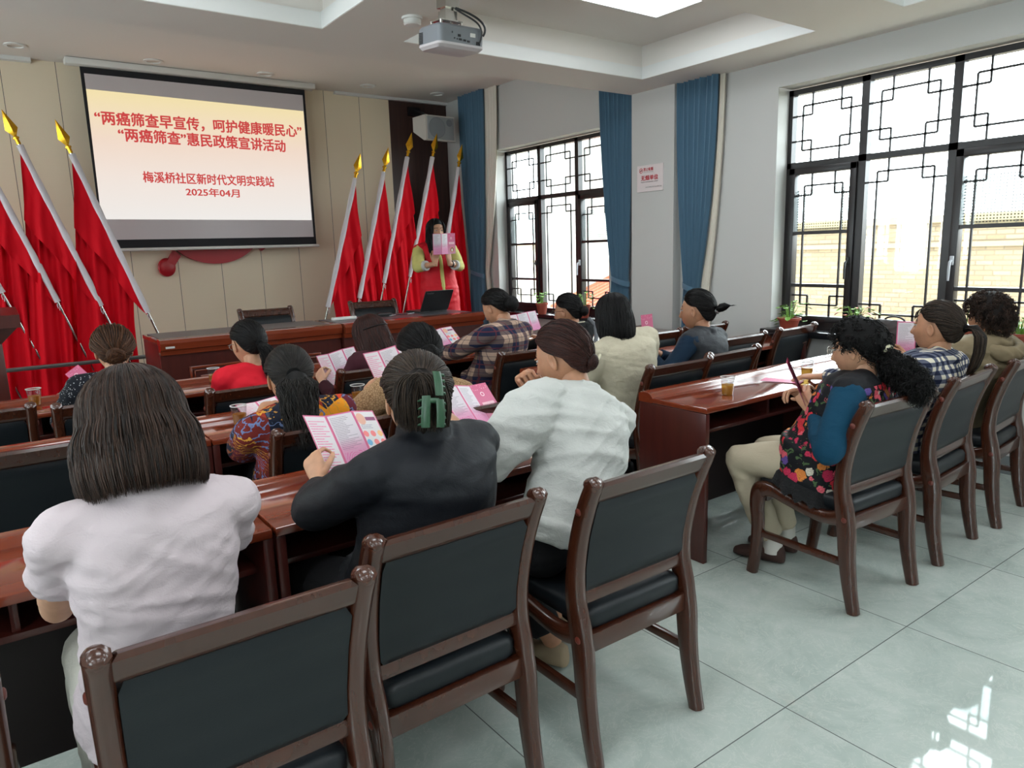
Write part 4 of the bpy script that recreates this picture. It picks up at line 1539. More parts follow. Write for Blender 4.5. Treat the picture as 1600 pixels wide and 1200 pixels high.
def hair_bob(mb, L, gap, flare, n, vol=0.016, rad=0.0016, inward=0.25, wav=0.0, shell=True, part=0.0, ragged=0.02):
    """straight hair: over the skull to the widest line, then straight down. L = drop under the skull centre"""
    gapr = R(gap)
    def path(az, r_off, Lk, K, th0=0.06, wob=0.0, ph=0.0):
        a0 = az
        pts = []
        arc = 0.155
        tot = arc + Lk
        for k in range(K):
            s = k / (K - 1) * tot
            if s < arc:
                th = th0 + (R(92) - th0) * (s / arc)
                # front locks sweep aside off the face
                p = spt(th, a0, vol * min(1, 0.4 + s / arc) + r_off)
            else:
                dn = (s - arc)
                e = spt(R(92), a0, vol + r_off)
                fl = 1 + flare * math.sin(min(1, dn / max(0.08, Lk)) * PI * (0.5 + inward))
                x, y = e.x * fl, (e.y - SC.y) * fl + SC.y
                if y > -0.0 and abs(a0) < R(100):
                    y -= 0.25 * dn * (1 if abs(a0) < R(80) else 0.5)
                p = Vector((x, y, e.z - dn))
            if wob:
                p += Vector((math.sin(ph + s * 38), math.cos(ph * 1.3 + s * 41), 0)) * wob * min(1, s / 0.12)
            pts.append(tuple(p))
        return pts
    if shell:
        na, K = 40, 20
        rows = []
        for i in range(na + 1):
            az = gapr + (2 * PI - 2 * gapr) * i / na
            az = az if az <= PI else az - 2 * PI
            rows.append(path(az, -0.002, L * 0.93, K))
        mb.rings(rows, closed=False, caps=False)
        inner = [[(p[0] * 0.9, SC.y + (p[1] - SC.y) * 0.9, p[2]) for p in r] for r in rows]
        mb.rings(inner, closed=False, caps=False)
        cap_shell(mb, vol * 0.6)
    pp = []
    for _ in range(n):
        u = rng.uniform(0, 1)
        az = gapr + (2 * PI - 2 * gapr) * u
        az = az if az <= PI else az - 2 * PI
        pp.append(path(az, rng.uniform(-0.001, 0.006), L * (1 - rng.uniform(0, 1) ** 3 * 0.5) + rng.uniform(-ragged, ragged) * 0.6, 16, th0=rng.uniform(0.04, 0.5), wob=wav + rng.uniform(0, 0.0012), ph=rng.uniform(0, 6.28)))
    strands_mesh(mb, pp, rng.uniform(0.6, 1.4, len(pp)) * rad)

def curls(mb, pts, n, r_lo, r_hi, amp, rad=0.0013, turns=2.0, length=0.05):
    """short springy locks rooted at given points with outward directions"""
    out = []
    for _ in range(n):
        p, d = pts[int(rng.integers(len(pts)))]
        p = np.array(p); d = np.array(d) + rng.normal(0, 0.45, 3)
        d /= np.linalg.norm(d) + 1e-9
        t = np.cross(d, rng.normal(size=3)); t /= np.linalg.norm(t) + 1e-9
        b = np.cross(d, t)
        K = 12
        s = np.linspace(0, 1, K)
        L = length * rng.uniform(0.6, 1.2)
        ph = rng.uniform(0, 6.28)
        path = p[None] + np.outer(s * L * 0.55, d) + np.outer(amp * s ** 0.5 * np.cos(ph + turns * 6.28 * s), t) + np.outer(amp * s ** 0.5 * np.sin(ph + turns * 6.28 * s), b)
        path[:, 2] -= 0.3 * L * s ** 2
        out.append(path)
    strands_mesh(mb, out, rng.uniform(0.7, 1.5, n) * rad)

def scalp_pts(n, off, tab=HL, lo=0.0):
    out = []
    for _ in range(n):
        az = rng.uniform(0, 2 * PI)
        t = math.sqrt(rng.uniform(lo, 1))
        th = t * hairline(az, tab)
        p = spt(th, az, off)
        d = (p - SC).normalized()
        out.append((tuple(p), tuple(d)))
    return out

# ------------------------------------------------------------------ the person builder
def person(label, hip, yaw, headtop, look=(0, 0), seat=0.463, bulk=1.0, sw=0.165, skin_='a', hair=None, hairm='black',
           top=None, topm=None, trm=None, shoem=None, sleeve='long', sleeve_r=1.0, arms=None, legs=None, stand=False, slouch=0.04,
           vox=0.009, hem=-0.02, wr=0.004, wrs=9, collar=0.0, extra=None, base_z=0.0, roll=0.0, headscale=1.0, nk=0.0, puff=0.0, legspread=0.09, loose=0.014, knee_f=0.40, feet=None):
    """hip: world x,y. headtop: world xyz of the top of the hair. yaw (deg) counter-clockwise from +Y. look: (yaw relative to body, pitch down)"""
    root = thing('person', label, 'person', (hip[0], hip[1], base_z), R(yaw))
    Rz_inv = Matrix.Rotation(-R(yaw), 3, 'Z')
    def loc(p):
        return Rz_inv @ (Vector(p) - Vector((hip[0], hip[1], base_z)))
    s_k = SK[skin_]
    Hd = Matrix.Rotation(R(look[0]), 3, 'Z') @ Matrix.Rotation(R(-look[1]), 3, 'X') @ Matrix.Rotation(R(roll), 3, 'Y')
    ht = loc(headtop)
    Hc = ht - Hd @ V3(0, -0.012, 0.129 * headscale)
    if stand:
        Pv = V3(0, 0, 0.90)
    else:
        Pv = V3(0, 0, seat + 0.085)
    N = Hc + Hd @ V3(0, -0.030, -0.098) + V3(0, -0.028 + nk * 0.2, -0.018 + nk)
    ctrl = (Pv + N) * 0.5 + V3(0, -slouch, 0.02)
    def sp(t):
        return Pv * (1 - t) ** 2 + ctrl * 2 * t * (1 - t) + N * t * t
    def tan(t):
        return ((ctrl - Pv) * 2 * (1 - t) + (N - ctrl) * 2 * t).normalized()
    X = V3(1, 0, 0)
    def fr_at(t):
        tt = tan(t)
        xx = (X - tt * X.dot(tt)).normalized()
        yy = tt.cross(xx)
        return tt, xx, yy
    tors = [(-0.02, 0.150, 0.110), (0.10, 0.160, 0.115), (0.25, 0.148, 0.108), (0.40, 0.140, 0.105), (0.55, 0.148, 0.112), (0.70, 0.160, 0.114), (0.83, sw * 0.97, 0.100), (0.90, sw * 0.84, 0.080), (0.96, 0.090, 0.064), (1.0, 0.056, 0.054)]
    def torso(mb, inf, t_lo, t_hi, fl=0.0, n=26):
        rings = []
        ts = [q for q in tors if t_lo <= q[0] <= t_hi]
        for (t, rx, ry) in ts:
            tt, xx, yy = fr_at(max(0, min(1, t)))
            c = sp(max(0, t)) + (tt * t * 0.5 if t < 0 else V3(0, 0, 0))
            b = bulk if t < 0.86 else 1 + (bulk - 1) * 0.3
            e = inf * (1.25 if t < 0.6 else 1.0) if t < 0.93 else inf * 0.45
            rings.append(ell_ring(c, xx, yy, rx * b + e, ry * b + e, n, 0.86))
        mb.rings(rings)
    tt, xx, yy = fr_at(0.875)
    S0 = sp(0.88)
    sh = {}
    for sd_, nm in ((-1, 'L'), (1, 'R')):
        sh[nm] = S0 + xx * (sd_ * sw) + V3(0, 0, -0.012)
    neck_lo, neck_hi = N - tan(1.0) * 0.05, Hc + Hd @ V3(0, -0.028, -0.055)
    A = {}
    for nm, sgn in (('L', -1), ('R', 1)):
        spec = (arms or {}).get(nm) or {}
        W_ = spec.get('w')
        if W_ is None:
            Wl = sh[nm] + V3(-sgn * 0.08, 0.26, -0.24)
        else:
            Wl = loc(W_)
        hint = spec.get('hint', (sgn * 0.45, -0.35, -0.8))
        E_, Wl = ik(sh[nm], Wl, 0.265, 0.235, Vector(hint))
        A[nm] = (sh[nm], E_, Wl, spec)
    # ---------------- body
    body = MB()
    torso(body, -0.006, 0.0, 1.0)
    body.tube([neck_lo, (neck_lo + neck_hi) / 2, neck_hi], [0.053, 0.048, 0.050], 16)
    for nm in ('L', 'R'):
        S, E_, Wl, spec = A[nm]
        capsule(body, [S0 + (S - S0) * 0.35, S], [0.05, 0.046], 14)
        capsule(body, [S, S + (E_ - S) * 0.5, E_], [0.046, 0.041, 0.034], 14)
        capsule(body, [E_, E_ + (Wl - E_) * 0.3, Wl], [0.034, 0.034, 0.0245], 14)
    LG = {}
    for nm, sgn in (('L', -1), ('R', 1)):
        lg = (legs or {}).get(nm) or {}
        Hj = Pv + V3(sgn * 0.085, 0.01, -0.01)
        if stand:
            K_ = V3(sgn * 0.085, 0.02, 0.49); An = V3(sgn * 0.085, -0.01, 0.075)
        else:
            K_ = V3(sgn * legspread, knee_f, seat + 0.055) if 'k' not in lg else loc(lg['k'])
            An = V3(sgn * legspread, knee_f - 0.02, 0.075) if 'a' not in lg else loc(lg['a'])
        LG[nm] = (Hj, K_, An, lg.get('toe', 0.0))
        capsule(body, [Hj, Hj + (K_ - Hj) * 0.5, K_], [0.078 * bulk, 0.068 * bulk, 0.052], 14)
        capsule(body, [K_, K_ + (An - K_) * 0.35, An], [0.050, 0.052, 0.034], 14)
    bme = remesh(body, 0.011, 2)
    parts = [(bme, [s_k])]
    hm_ = head_mesh(s_k, eyes_down=1.0 if look[1] > 10 else 0.0)
    co, _ = mesh_arrays(hm_)
    Hm = np.array(Hd) * headscale
    co = co @ Hm.T + np.array(Hc)
    hm_.vertices.foreach_set('co', co.reshape(-1))
    parts.append((hm_, list(hm_.materials)))
    for nm, sgn in (('L', -1), ('R', 1)):
        S, E_, Wl, spec = A[nm]
        kind = spec.get('pose', 'rest')
        fd = Rz_inv @ Vector(spec['f']) if 'f' in spec else (Wl - E_).normalized() + V3(-sgn * 0.3, 0.3, 0.1)
        pd = Rz_inv @ Vector(spec['p']) if 'p' in spec else V3(0, 0, -1)
        Fm = frame(fd, pd)
        h0 = get_hand(kind, nm == 'R').copy()
        co, _ = mesh_arrays(h0)
        co = co @ np.array(Fm).T * 0.95 + np.array(Wl + Fm @ V3(0, 0.022, 0))
        h0.vertices.foreach_set('co', co.reshape(-1))
        parts.append((h0, [s_k]))
    link('body', join_meshes('body', parts), root)
    # ---------------- trousers
    tr = MB()
    rings = []
    for (t, rx, ry) in tors[:3]:
        t2, x2, y2 = fr_at(max(0, t))
        rings.append(ell_ring(sp(max(0, t)) - V3(0, 0, 0.06 if t < 0 else 0), x2, y2, rx * bulk + 0.008, ry * bulk + 0.008, 20, 0.85))
    tr.rings(rings)
    for nm in ('L', 'R'):
        Hj, K_, An, _t = LG[nm]
        capsule(tr, [Hj, Hj + (K_ - Hj) * 0.5, K_, K_ + (An - K_) * 0.12], [0.096 * bulk, 0.084 * bulk, 0.068, 0.066], 16)
        An2 = K_ + (An - K_) * 0.90
        capsule(tr, [K_, K_ + (An2 - K_) * 0.4, An2], [0.066, 0.067, 0.060], 16, flat_end=True)
    tme = remesh(tr, 0.012, 3)
    wrinkle(tme, 0.004, 11, seed=hip[0])
    tme.materials.append(trm)
    link('trousers', tme, root)
    # ---------------- shoes
    for nm, sgn in (('L', -1), ('R', 1)):
        Hj, K_, An, toe = LG[nm]
        mbs = MB()
        rings = []
        for (y, rx, rz, zc) in ((-0.055, 0.020, 0.026, 0.034), (-0.045, 0.032, 0.040, 0.044), (0.0, 0.036, 0.048, 0.050), (0.05, 0.040, 0.034, 0.038), (0.11, 0.045, 0.026, 0.030), (0.155, 0.040, 0.021, 0.025), (0.18, 0.022, 0.014, 0.020)):
            ring = ell_ring(V3(0, y, zc), V3(1, 0, 0), V3(0, 0, 1), rx, rz, 16, 0.8)
            ring = [V3(p.x, p.y, max(0.003, p.z)) for p in ring]
            rings.append(ring)
        mbs.rings(rings)
        rot = Matrix.Rotation(R(toe), 3, 'Z')
        mbs.v = [tuple(rot @ Vector(p) + V3(An.x, An.y, 0)) for p in mbs.v]
        mbs.obj('shoe', shoem, root, angle=60)
        if extra and 'socks' in extra:
            capsule(MB(), [V3(An.x, An.y, 0.05), V3(An.x, An.y, 0.13)], [0.045, 0.042], 16, True, True).obj('sock', extra['socks'], root)
    # ---------------- top
    tp = MB()
    torso(tp, loose, 0.0, 0.97)
    lowc = sp(0.0)
    t2, x2, y2 = fr_at(0.0)
    drop = V3(0, 0, hem)
    tp.rings([ell_ring(lowc + V3(0, 0, 0.06), x2, y2, 0.160 * bulk + loose * 1.4, 0.115 * bulk + loose * 1.4, 24, 0.86), ell_ring(lowc + drop, x2, y2, 0.166 * bulk + loose * 1.7, 0.122 * bulk + loose * 1.6, 24, 0.86)])
    tp.tube([N - tan(1.0) * 0.06, N + tan(1.0) * (0.004 + collar)], [0.075, 0.062 - 0.1 * collar], 18)
    if collar > 0.01:
        tp.tube([N - tan(1.0) * 0.02, N + tan(1.0) * collar], [0.070, 0.066], 18)
    sleeve_mb = tp
    vest = extra and extra.get('sleeve_mat')
    slvs = {}
    for nm in ('L', 'R'):
        S, E_, Wl, spec = A[nm]
        slv = slvs[nm] = MB() if vest else tp
        capsule(tp, [S0 + (S - S0) * 0.3, S], [0.052 + loose, (0.047 + loose * 0.8) if sleeve != 'short' else 0.050], 16)
        if vest:
            capsule(tp, [S - (S - S0) * 0.3, S + (E_ - S) * 0.10], [0.06, 0.054 + loose * 0.5], 16, flat_end=True)
        r_ = sleeve_r
        if sleeve == 'short':
            e2 = S + (E_ - S) * 0.56
            capsule(slv, [S, S + (E_ - S) * 0.35, e2], [0.049, 0.050, 0.051], 18, flat_end=True)
        elif sleeve == 'three':
            e2 = E_ + (Wl - E_) * 0.45
            capsule(slv, [S, S + (E_ - S) * 0.5, E_], [0.052 + loose * 0.5, 0.050 * r_ + loose * 0.3, 0.047 * r_], 18)
            capsule(slv, [E_, e2], [0.047 * r_, 0.042 * r_], 18, flat_end=True)
        else:
            e2 = E_ + (Wl - E_) * (0.93 if spec.get('cuff', 1) else 0.75)
            capsule(slv, [S, S + (E_ - S) * 0.3, S + (E_ - S) * 0.7, E_], [0.053 + loose * 0.5 + puff * 0.5, (0.053 + puff) * r_, 0.050 * r_ + puff, 0.047 * r_ + puff * 0.7], 18)
            capsule(slv, [E_, E_ + (e2 - E_) * 0.5, e2], [0.047 * r_ + puff * 0.7, 0.043 * r_ + puff * 0.5, 0.035 + 0.3 * puff], 18, flat_end=True)
    pme = remesh(tp, vox, 2)
    wrinkle(pme, wr, wrs, (1, 1, 1.5), seed=hip[0] * 3)
    if wr > 0.003:
        wrinkle(pme, wr * 0.45, wrs * 2.0, (1, 1, 1.2), seed=hip[1] * 5, tilt=-0.6)
    pme.materials.append(topm)
    link(top or 'top', pme, root)
    if vest:
        for nm in ('L', 'R'):
            sme = remesh(slvs[nm], vox, 2)
            wrinkle(sme, wr * 0.7, wrs * 1.3, (1, 1, 1), seed=hip[0])
            sme.materials.append(vest)
            link('shirt_sleeve', sme, root)
    # ---------------- hair (built in head space, then moved)
    hb = MB()
    gloc = Hd.inverted() @ V3(0, 0, -1)
    info = hair(hb, gloc) or {}
    Mh = Matrix.Translation(Hc) @ (Hd * headscale).to_4x4()
    def place(mb):
        Q = np.array(mb.v) if len(mb.v) else np.zeros((0, 3))
        Q = Q @ Hm.T + np.array(Hc)
        mb.v = [tuple(q) for q in Q]
        return mb
    if len(hb.v):
        me = bpy.data.meshes.new('hair')
        place(hb)
        me.from_pydata(hb.v, [], hb.f)
        me.materials.append(HM[hairm + '_base'])
        me.materials.append(HM[hairm])
        me.polygons.foreach_set('material_index', hb.mi)
        me.polygons.foreach_set('use_smooth', [True] * len(me.polygons))
        link('hair', me, root)
    for nm_, (mb_, mt_) in info.items():
        place(mb_).obj(nm_, mt_, root, angle=60)
    return dict(root=root, Hc=Hc, Hd=Hd, sp=sp, fr=fr_at, N=N, A=A, S0=S0, LG=LG)

# ------------------------------------------------------------------ hair styles of the people in the photo
def h_bob_long(mb, gl):
    hair_bob(mb, 0.155, 62, 0.20, 5200, vol=0.020, rad=0.0014, inward=0.28, wav=0.0003, ragged=0.012)
def h_bob_black(mb, gl):
    hair_bob(mb, 0.165, 55, 0.10, 1800, vol=0.013, rad=0.0016, inward=0.35, ragged=0.01)
def h_long_maroon(mb, gl):
    hair_bob(mb, 0.30, 55, 0.10, 2200, vol=0.012, rad=0.0017, inward=0.25, wav=0.001, ragged=0.03)
def pony(th, pts, r0, rmax, n_cap, n_b, vol, wave=0.004, wf=1.5, tip=0.4, rad=0.0014, az=PI, band=None, frizz=0.0, tab=HLP, tie_off=0.016):
    def f(mb, gl):
        cap_shell(mb, vol, tab)
        strands_mesh(mb, slerp_paths(n_cap, R(th), az, vol + 0.002, tab, tie_off=tie_off), rad)
        t0 = spt(R(th), az, tie_off)
        ctr = [t0 + Vector(p) if not isinstance(p, tuple) else t0 + Vector(p) for p in pts]
        bundle_core(mb, ctr, r0, rmax, tip)
        strands_mesh(mb, bundle(ctr, r0, rmax, n_b, 14, wave, wf, tip, frizz), rad)
        if band is not None:
            b = MB()
            d = (ctr[1] - ctr[0]).normalized()
            b.tube([t0 - d * 0.008, t0, t0 + d * 0.010], [r0 * 1.05, r0 * 1.35, r0 * 1.05], 16)
            return {'hair_tie': (b, band)}
    return f
def bun(th, r, n_cap, vol, az=PI, off=0.02, rad=0.0014, n_b=260, flat=0.8, tab=HLP, extra=None, messy=0.0):
    def f(mb, gl):
        cap_shell(mb, vol, tab)
        strands_mesh(mb, slerp_paths(n_cap, R(th), az, vol + 0.002, tab, tie_off=0.012, noise_amp=0.003 + messy), rad)
        c = spt(R(th), az, off)
        d = (c - SC).normalized()
        rot = Vector((0, 0, 1)).rotation_difference(d).to_matrix()
        mb.ell(c, (r * 0.92, r * 0.92, r * flat * 0.92), 18, 12, rot=rot)
        pp = []
        for _ in range(n_b):
            a0, e = rng.uniform(0, 2 * PI), rng.uniform(0.1, 1.0)
            tw = rng.uniform(1.2, 3.2)
            q = []
            for k in range(12):
                s = k / 11
                a = a0 + tw * s
                el = e * PI / 2 * (0.25 + 0.75 * math.sin(PI * (0.15 + 0.7 * s)))
                rr2 = r * (1 + rng.uniform(0, 0.02) + messy * 4 * math.sin(a * 3 + e * 9))
                q.append(tuple(c + rot @ Vector((rr2 * math.cos(el) * math.cos(a), rr2 * math.cos(el) * math.sin(a), rr2 * flat * math.sin(el)))))
            pp.append(q)
        strands_mesh(mb, pp, rad)
        if extra:
            return extra(c, d, rot)
    return f
M['green'] = mat('matt_green_plastic', (38, 74, 50), 0.35)
def h_claw(mb, gl):
    """hair swept up to the back of the head and folded over, held by a green claw"""
    tb = [(a_, t_ if a_ < 105 else t_ + 22 * min(1, (a_ - 95) / 45)) for a_, t_ in HLP]
    cap_shell(mb, 0.014, tb)
    strands_mesh(mb, slerp_paths(2800, R(84), R(180), 0.018, tb, tie_off=0.026, noise_amp=0.006), 0.0014)
    c = spt(R(98), R(178), 0.014)
    mb.ell(c + V3(-0.006, -0.008, 0.0), (0.050, 0.024, 0.068), 16, 10)
    low = [c + V3(0, 0.004, 0.0), c + V3(0.0, -0.002, -0.05), c + V3(0.0, 0.0, -0.10)]
    bundle_core(mb, low, 0.045, 0.050, 0.8)
    strands_mesh(mb, bundle(low, 0.048, 0.054, 700, 14, 0.002, 1.0, 0.9), 0.0013)
    ctr = [c + V3(0.030, 0.0, -0.085), c + V3(0.028, -0.030, -0.03), c + V3(0.012, -0.040, 0.025), c + V3(-0.010, -0.034, 0.046), c + V3(-0.036, -0.034, 0.022), c + V3(-0.044, -0.028, -0.03), c + V3(-0.036, -0.014, -0.095)]
    bundle_core(mb, ctr, 0.022, 0.030, 0.8, 0.45)
    strands_mesh(mb, bundle(ctr, 0.030, 0.038, 1500, 18, 0.006, 0.8, 0.8), 0.0014)
    # loose wisps
    pp = []
    for _ in range(90):
        az = rng.uniform(-0.6, 0.6); th = rng.uniform(0.2, 0.9)
        p = spt(th, az + rng.uniform(-1.2, 1.2), 0.016)
        d = Vector((rng.normal(0, 0.5), -0.8 + rng.normal(0, 0.4), 0.35 + rng.normal(0, 0.25))).normalized()
        q = [tuple(p + d * (0.05 * k / 11) + V3(0, -0.02, -0.035) * (k / 11) ** 2) for k in range(12)]
        pp.append(q)
    strands_mesh(mb, pp, 0.0005)
    # claw: two toothed jaws and a spring barrel
    cl = MB()
    cc = V3(0, 0, 0)
    for sgn in (-1, 1):
        for (dz0, dz1) in ((0.004, 0.058), (-0.062, -0.004)) if sgn > 0 else ((-0.062, 0.004),):
            rings = []
            for i in range(9):
                t = i / 8
                z = dz0 + (dz1 - dz0) * t
                bow = 0.014 * (1 - ((z) / 0.065) ** 2)
                xo = sgn * (0.009 + bow * 0.35 + (0.006 if dz0 < 0 else 0) * abs(z) / 0.06)
                rings.append(ell_ring(cc + V3(xo, -bow - 0.002, z), V3(1, 0.3 * sgn, 0).normalized(), V3(-0.3 * sgn, 1, 0).normalized(), 0.0095, 0.0042, 10))
            cl.rings(rings)
            for i in range(4):
                z = dz0 + (dz1 - dz0) * (i + 0.5) / 4
                bow = 0.014 * (1 - (z / 0.065) ** 2)
                p = cc + V3(sgn * 0.012, -bow, z)
                cl.tube([p, p + V3(sgn * 0.013, 0.006, 0), p + V3(sgn * 0.017, 0.022, 0)], [0.0036, 0.0032, 0.002], 8)
    cl.tube([cc + V3(-0.012, -0.014, -0.006), cc + V3(0.012, -0.014, -0.006)], [0.006, 0.006], 12)
    cl.v = [tuple(Vector(p) * 1.15 + c + V3(0.016, -0.066, -0.022)) for p in cl.v]
    return {'hair_claw': (cl, M['green'])}
def h_curly_short(mb, gl):
    cap_shell(mb, 0.022)
    curls(mb, scalp_pts(700, 0.020), 2300, 0, 0, 0.007, 0.0013, 1.6, 0.05)
def h_curly_pony(mb, gl):
    cap_shell(mb, 0.018)
    curls(mb, scalp_pts(600, 0.017), 1500, 0, 0, 0.006, 0.0013, 1.3, 0.04)
    c = spt(R(122), PI, 0.03)
    blobs = [(c + V3(0, -0.012, -0.01), 0.042), (c + V3(0.0, -0.045, -0.045), 0.058), (c + V3(0.0, -0.082, -0.085), 0.056), (c + V3(0, -0.105, -0.12), 0.036)]
    pts = []
    for b, r in blobs:
        mb.ell(b, (r * 0.85, r * 0.85, r * 0.8), 16, 10)
        for _ in range(260):
            d = Vector(rng.normal(size=3)).normalized()
            pts.append((tuple(b + d * r * 0.88), tuple(d)))
    curls(mb, pts, 2600, 0, 0, 0.009, 0.0012, 1.5, 0.06)
    cl = MB()
    for k in range(9):
        a = -1.0 + 2.0 * k / 8
        p = c + V3(0.05 * math.sin(a), -0.005, 0.043 + 0.012 * math.cos(a * 1.5))
        cl.ell(p, (0.009, 0.008, 0.008), 10, 6)
    return {'hair_clip': (cl, mat('pale_pearl_clip', (206, 200, 170), 0.25))}
def glasses(rgb=(30, 30, 32), r=0.020, rim=0.0014):
    def f():
        b, l = MB(), MB()
        for s in (-1, 1):
            c = V3(s * 0.031, 0.0985, 0.005)
            ring = [c + V3(r * 1.15 * math.cos(a), 0.0, r * 0.92 * math.sin(a)) for a in np.linspace(0, 2 * PI, 29)]
            b.tube(ring, rim * 1.3, 6)
            l.rings([[tuple(p + V3(0, 0.0002, 0)) for p in ring[:-1]], [tuple(c)] * 28], caps=False)
            b.tube([c + V3(s * r * 1.12, 0, 0.006), V3(s * 0.074, 0.07, 0.012), V3(s * 0.079, 0.0, 0.010), V3(s * 0.078, -0.018, -0.004)], rim, 6)
        b.tube([V3(-0.010, 0.0985, 0.008), V3(0, 0.102, 0.011), V3(0.010, 0.0985, 0.008)], rim, 6)
        return {'spectacles': (b, mat('spectacle_frame', rgb, 0.25, metal=0.4)), 'spectacle_lenses': (l, M['lens'])}
    return f
def with_glasses(fn, gl_):
    def f(mb, g_):
        info = fn(mb, g_) or {}
        info.update(gl_())
        return info
    return f
# ------------------------------------------------------------------ cloth patterns
def plaid(name, cols, f, thin=None, axes=('x', 'z'), rough=0.85):
    """woven check from two crossed stripe sets. cols: dark, mid, light"""
    m_ = mat(name, cols[0], rough, spec=0.2)
    g_ = NG(m_)
    x, y, z = g_.xyz(g_.coord())
    dct = {'x': g_.math('ADD', x, g_.math('MULTIPLY', y, 0.8)), 'z': z}
    a = g_.math('FRACT', g_.math('MULTIPLY', dct[axes[0]], f))
    b = g_.math('FRACT', g_.math('MULTIPLY', dct[axes[1]], f))
    sa, sb = g_.math('LESS_THAN', a, 0.5), g_.math('LESS_THAN', b, 0.5)
    both = g_.math('MULTIPLY', sa, sb)
    any_ = g_.math('MAXIMUM', sa, sb)
    c = g_.mix(any_, lin(cols[0]), lin(cols[1]))
    c = g_.mix(both, c, lin(cols[2]))
    if thin:
        for ax in (a, b):
            d = g_.math('LESS_THAN', g_.math('ABSOLUTE', g_.math('SUBTRACT', ax, 0.75)), 0.035)
            c = g_.mix(g_.math('MULTIPLY', d, 0.75), c, lin(thin))
            d = g_.math('LESS_THAN', g_.math('ABSOLUTE', g_.math('SUBTRACT', ax, 0.25)), 0.02)
            c = g_.mix(g_.math('MULTIPLY', d, 0.6), c, lin(cols[0]))
    g_.color(c)
    return m_
def floral(name):
    m_ = mat(name, (20, 20, 24), 0.7, spec=0.25)
    g_ = NG(m_)
    v = g_.coord()
    vn = g_.n('ShaderNodeTexVoronoi')
    wv = g_.n('ShaderNodeVectorMath', operation='MULTIPLY_ADD')
    g_.l(g_.noise(v, 40, 2)[1], wv.inputs[0]); wv.inputs[1].default_value = (0.03, 0.03, 0.03); g_.l(v, wv.inputs[2])
    g_.l(wv.outputs[0], vn.inputs['Vector'])
    vn.inputs['Scale'].default_value = 22
    dist, colr = vn.outputs['Distance'], vn.outputs['Color']
    hue = g_.xyz(colr)
    pet = g_.ramp(hue[0], [(0.0, (206, 52, 62)), (0.26, (222, 96, 110)), (0.46, (216, 130, 60)), (0.62, (196, 48, 84)), (0.78, (96, 78, 150)), (0.9, (214, 206, 190))], 'CONSTANT')
    sw_ = g_.noise(v, 120, 2, 0.5, 2.5)[0]
    edge = g_.math('ADD', g_.math('MULTIPLY', sw_, 0.18), 0.30)
    big = g_.math('LESS_THAN', dist, g_.math('MULTIPLY', edge, g_.math('ADD', 0.8, g_.math('MULTIPLY', hue[1], 0.8))))
    ringd = g_.math('FRACT', g_.math('MULTIPLY', g_.math('ADD', dist, g_.math('MULTIPLY', sw_, 0.12)), 9))
    pet2 = g_.mix(g_.math('MULTIPLY', g_.math('LESS_THAN', ringd, 0.32), 0.45), pet, lin((90, 20, 30)))
    leaf = g_.math('GREATER_THAN', g_.noise(v, 34, 2, 0.5, 1.0)[0], 0.62)
    base = g_.mix(leaf, lin((16, 17, 22)), lin((70, 92, 58)))
    yoke = g_.math('GREATER_THAN', g_.xyz(v)[2], 0.90)
    g_.color(g_.mix(yoke, g_.mix(big, base, pet2), lin((18, 18, 22))))
    g_.bump(g_.noise(v, 18, 4)[0], 0.3, 0.01)
    return m_
def batik(name):
    m_ = mat(name, (120, 40, 34), 0.85, spec=0.2)
    g_ = NG(m_)
    v = g_.coord()
    vn = g_.n('ShaderNodeTexVoronoi')
    g_.l(v, vn.inputs['Vector'])
    vn.inputs['Scale'].default_value = 8.0
    hue = g_.xyz(vn.outputs['Color'])
    x = g_.xyz(v)[0]
    # the right shoulder of the jacket carries the orange patches, the rest maroon and navy
    hx = g_.math('ADD', hue[0], g_.math('MULTIPLY', x, 1.7), clamp=True)
    base = g_.ramp(hx, [(0.0, (104, 34, 30)), (0.22, (24, 28, 44)), (0.40, (92, 30, 44)), (0.55, (136, 44, 32)), (0.68, (30, 32, 46)), (0.80, (196, 62, 34)), (0.9, (222, 142, 34))], 'CONSTANT')
    w = g_.n('ShaderNodeTexWave', wave_type='RINGS', rings_direction='SPHERICAL')
    g_.l(g_.mapping(v, (1, 1, 1), (0.13, 0.05, -0.66)), w.inputs['Vector'])
    w.inputs['Scale'].default_value = 16
    w.inputs['Distortion'].default_value = 7
    w.inputs['Detail'].default_value = 2
    w.inputs['Detail Scale'].default_value = 2.2
    ln = g_.math('GREATER_THAN', w.outputs['Fac'], 0.86)
    lc = g_.ramp(hue[1], [(0.0, (196, 140, 52)), (0.55, (150, 80, 40)), (0.85, (96, 112, 150))], 'CONSTANT')
    c = g_.mix(ln, base, lc)
    blot = g_.math('GREATER_THAN', g_.noise(v, 22, 3, 0.6, 1.2)[0], 0.66)
    g_.color(g_.mix(g_.math('MULTIPLY', blot, 0.5), c, lin((86, 100, 130))))
    g_.bump(g_.noise(v, 24, 3)[0], 0.35, 0.008)
    return m_
def dotted(name):
    m_ = mat(name, (24, 25, 32), 0.85, spec=0.2)
    g_ = NG(m_)
    vn = g_.n('ShaderNodeTexVoronoi')
    g_.l(g_.coord(), vn.inputs['Vector'])
    vn.inputs['Scale'].default_value = 95
    g_.color(g_.mix(g_.math('LESS_THAN', vn.outputs['Distance'], 0.22), lin((22, 23, 30)), lin((170, 170, 172))))
    return m_
M['pinkwhite'] = fabric('pale_pink_white_cotton', (192, 179, 183), 0.8, 0.35, 16)
M['whitecotton'] = fabric('crumpled_white_cotton', (186, 187, 183), 0.8, 0.35, 26)
M['navyjersey'] = fabric('navy_black_jersey', (14, 17, 23), 0.6, 0.25, 12)
M['creamchiffon'] = fabric('cream_chiffon', (188, 180, 158), 0.75, 0.35, 24)
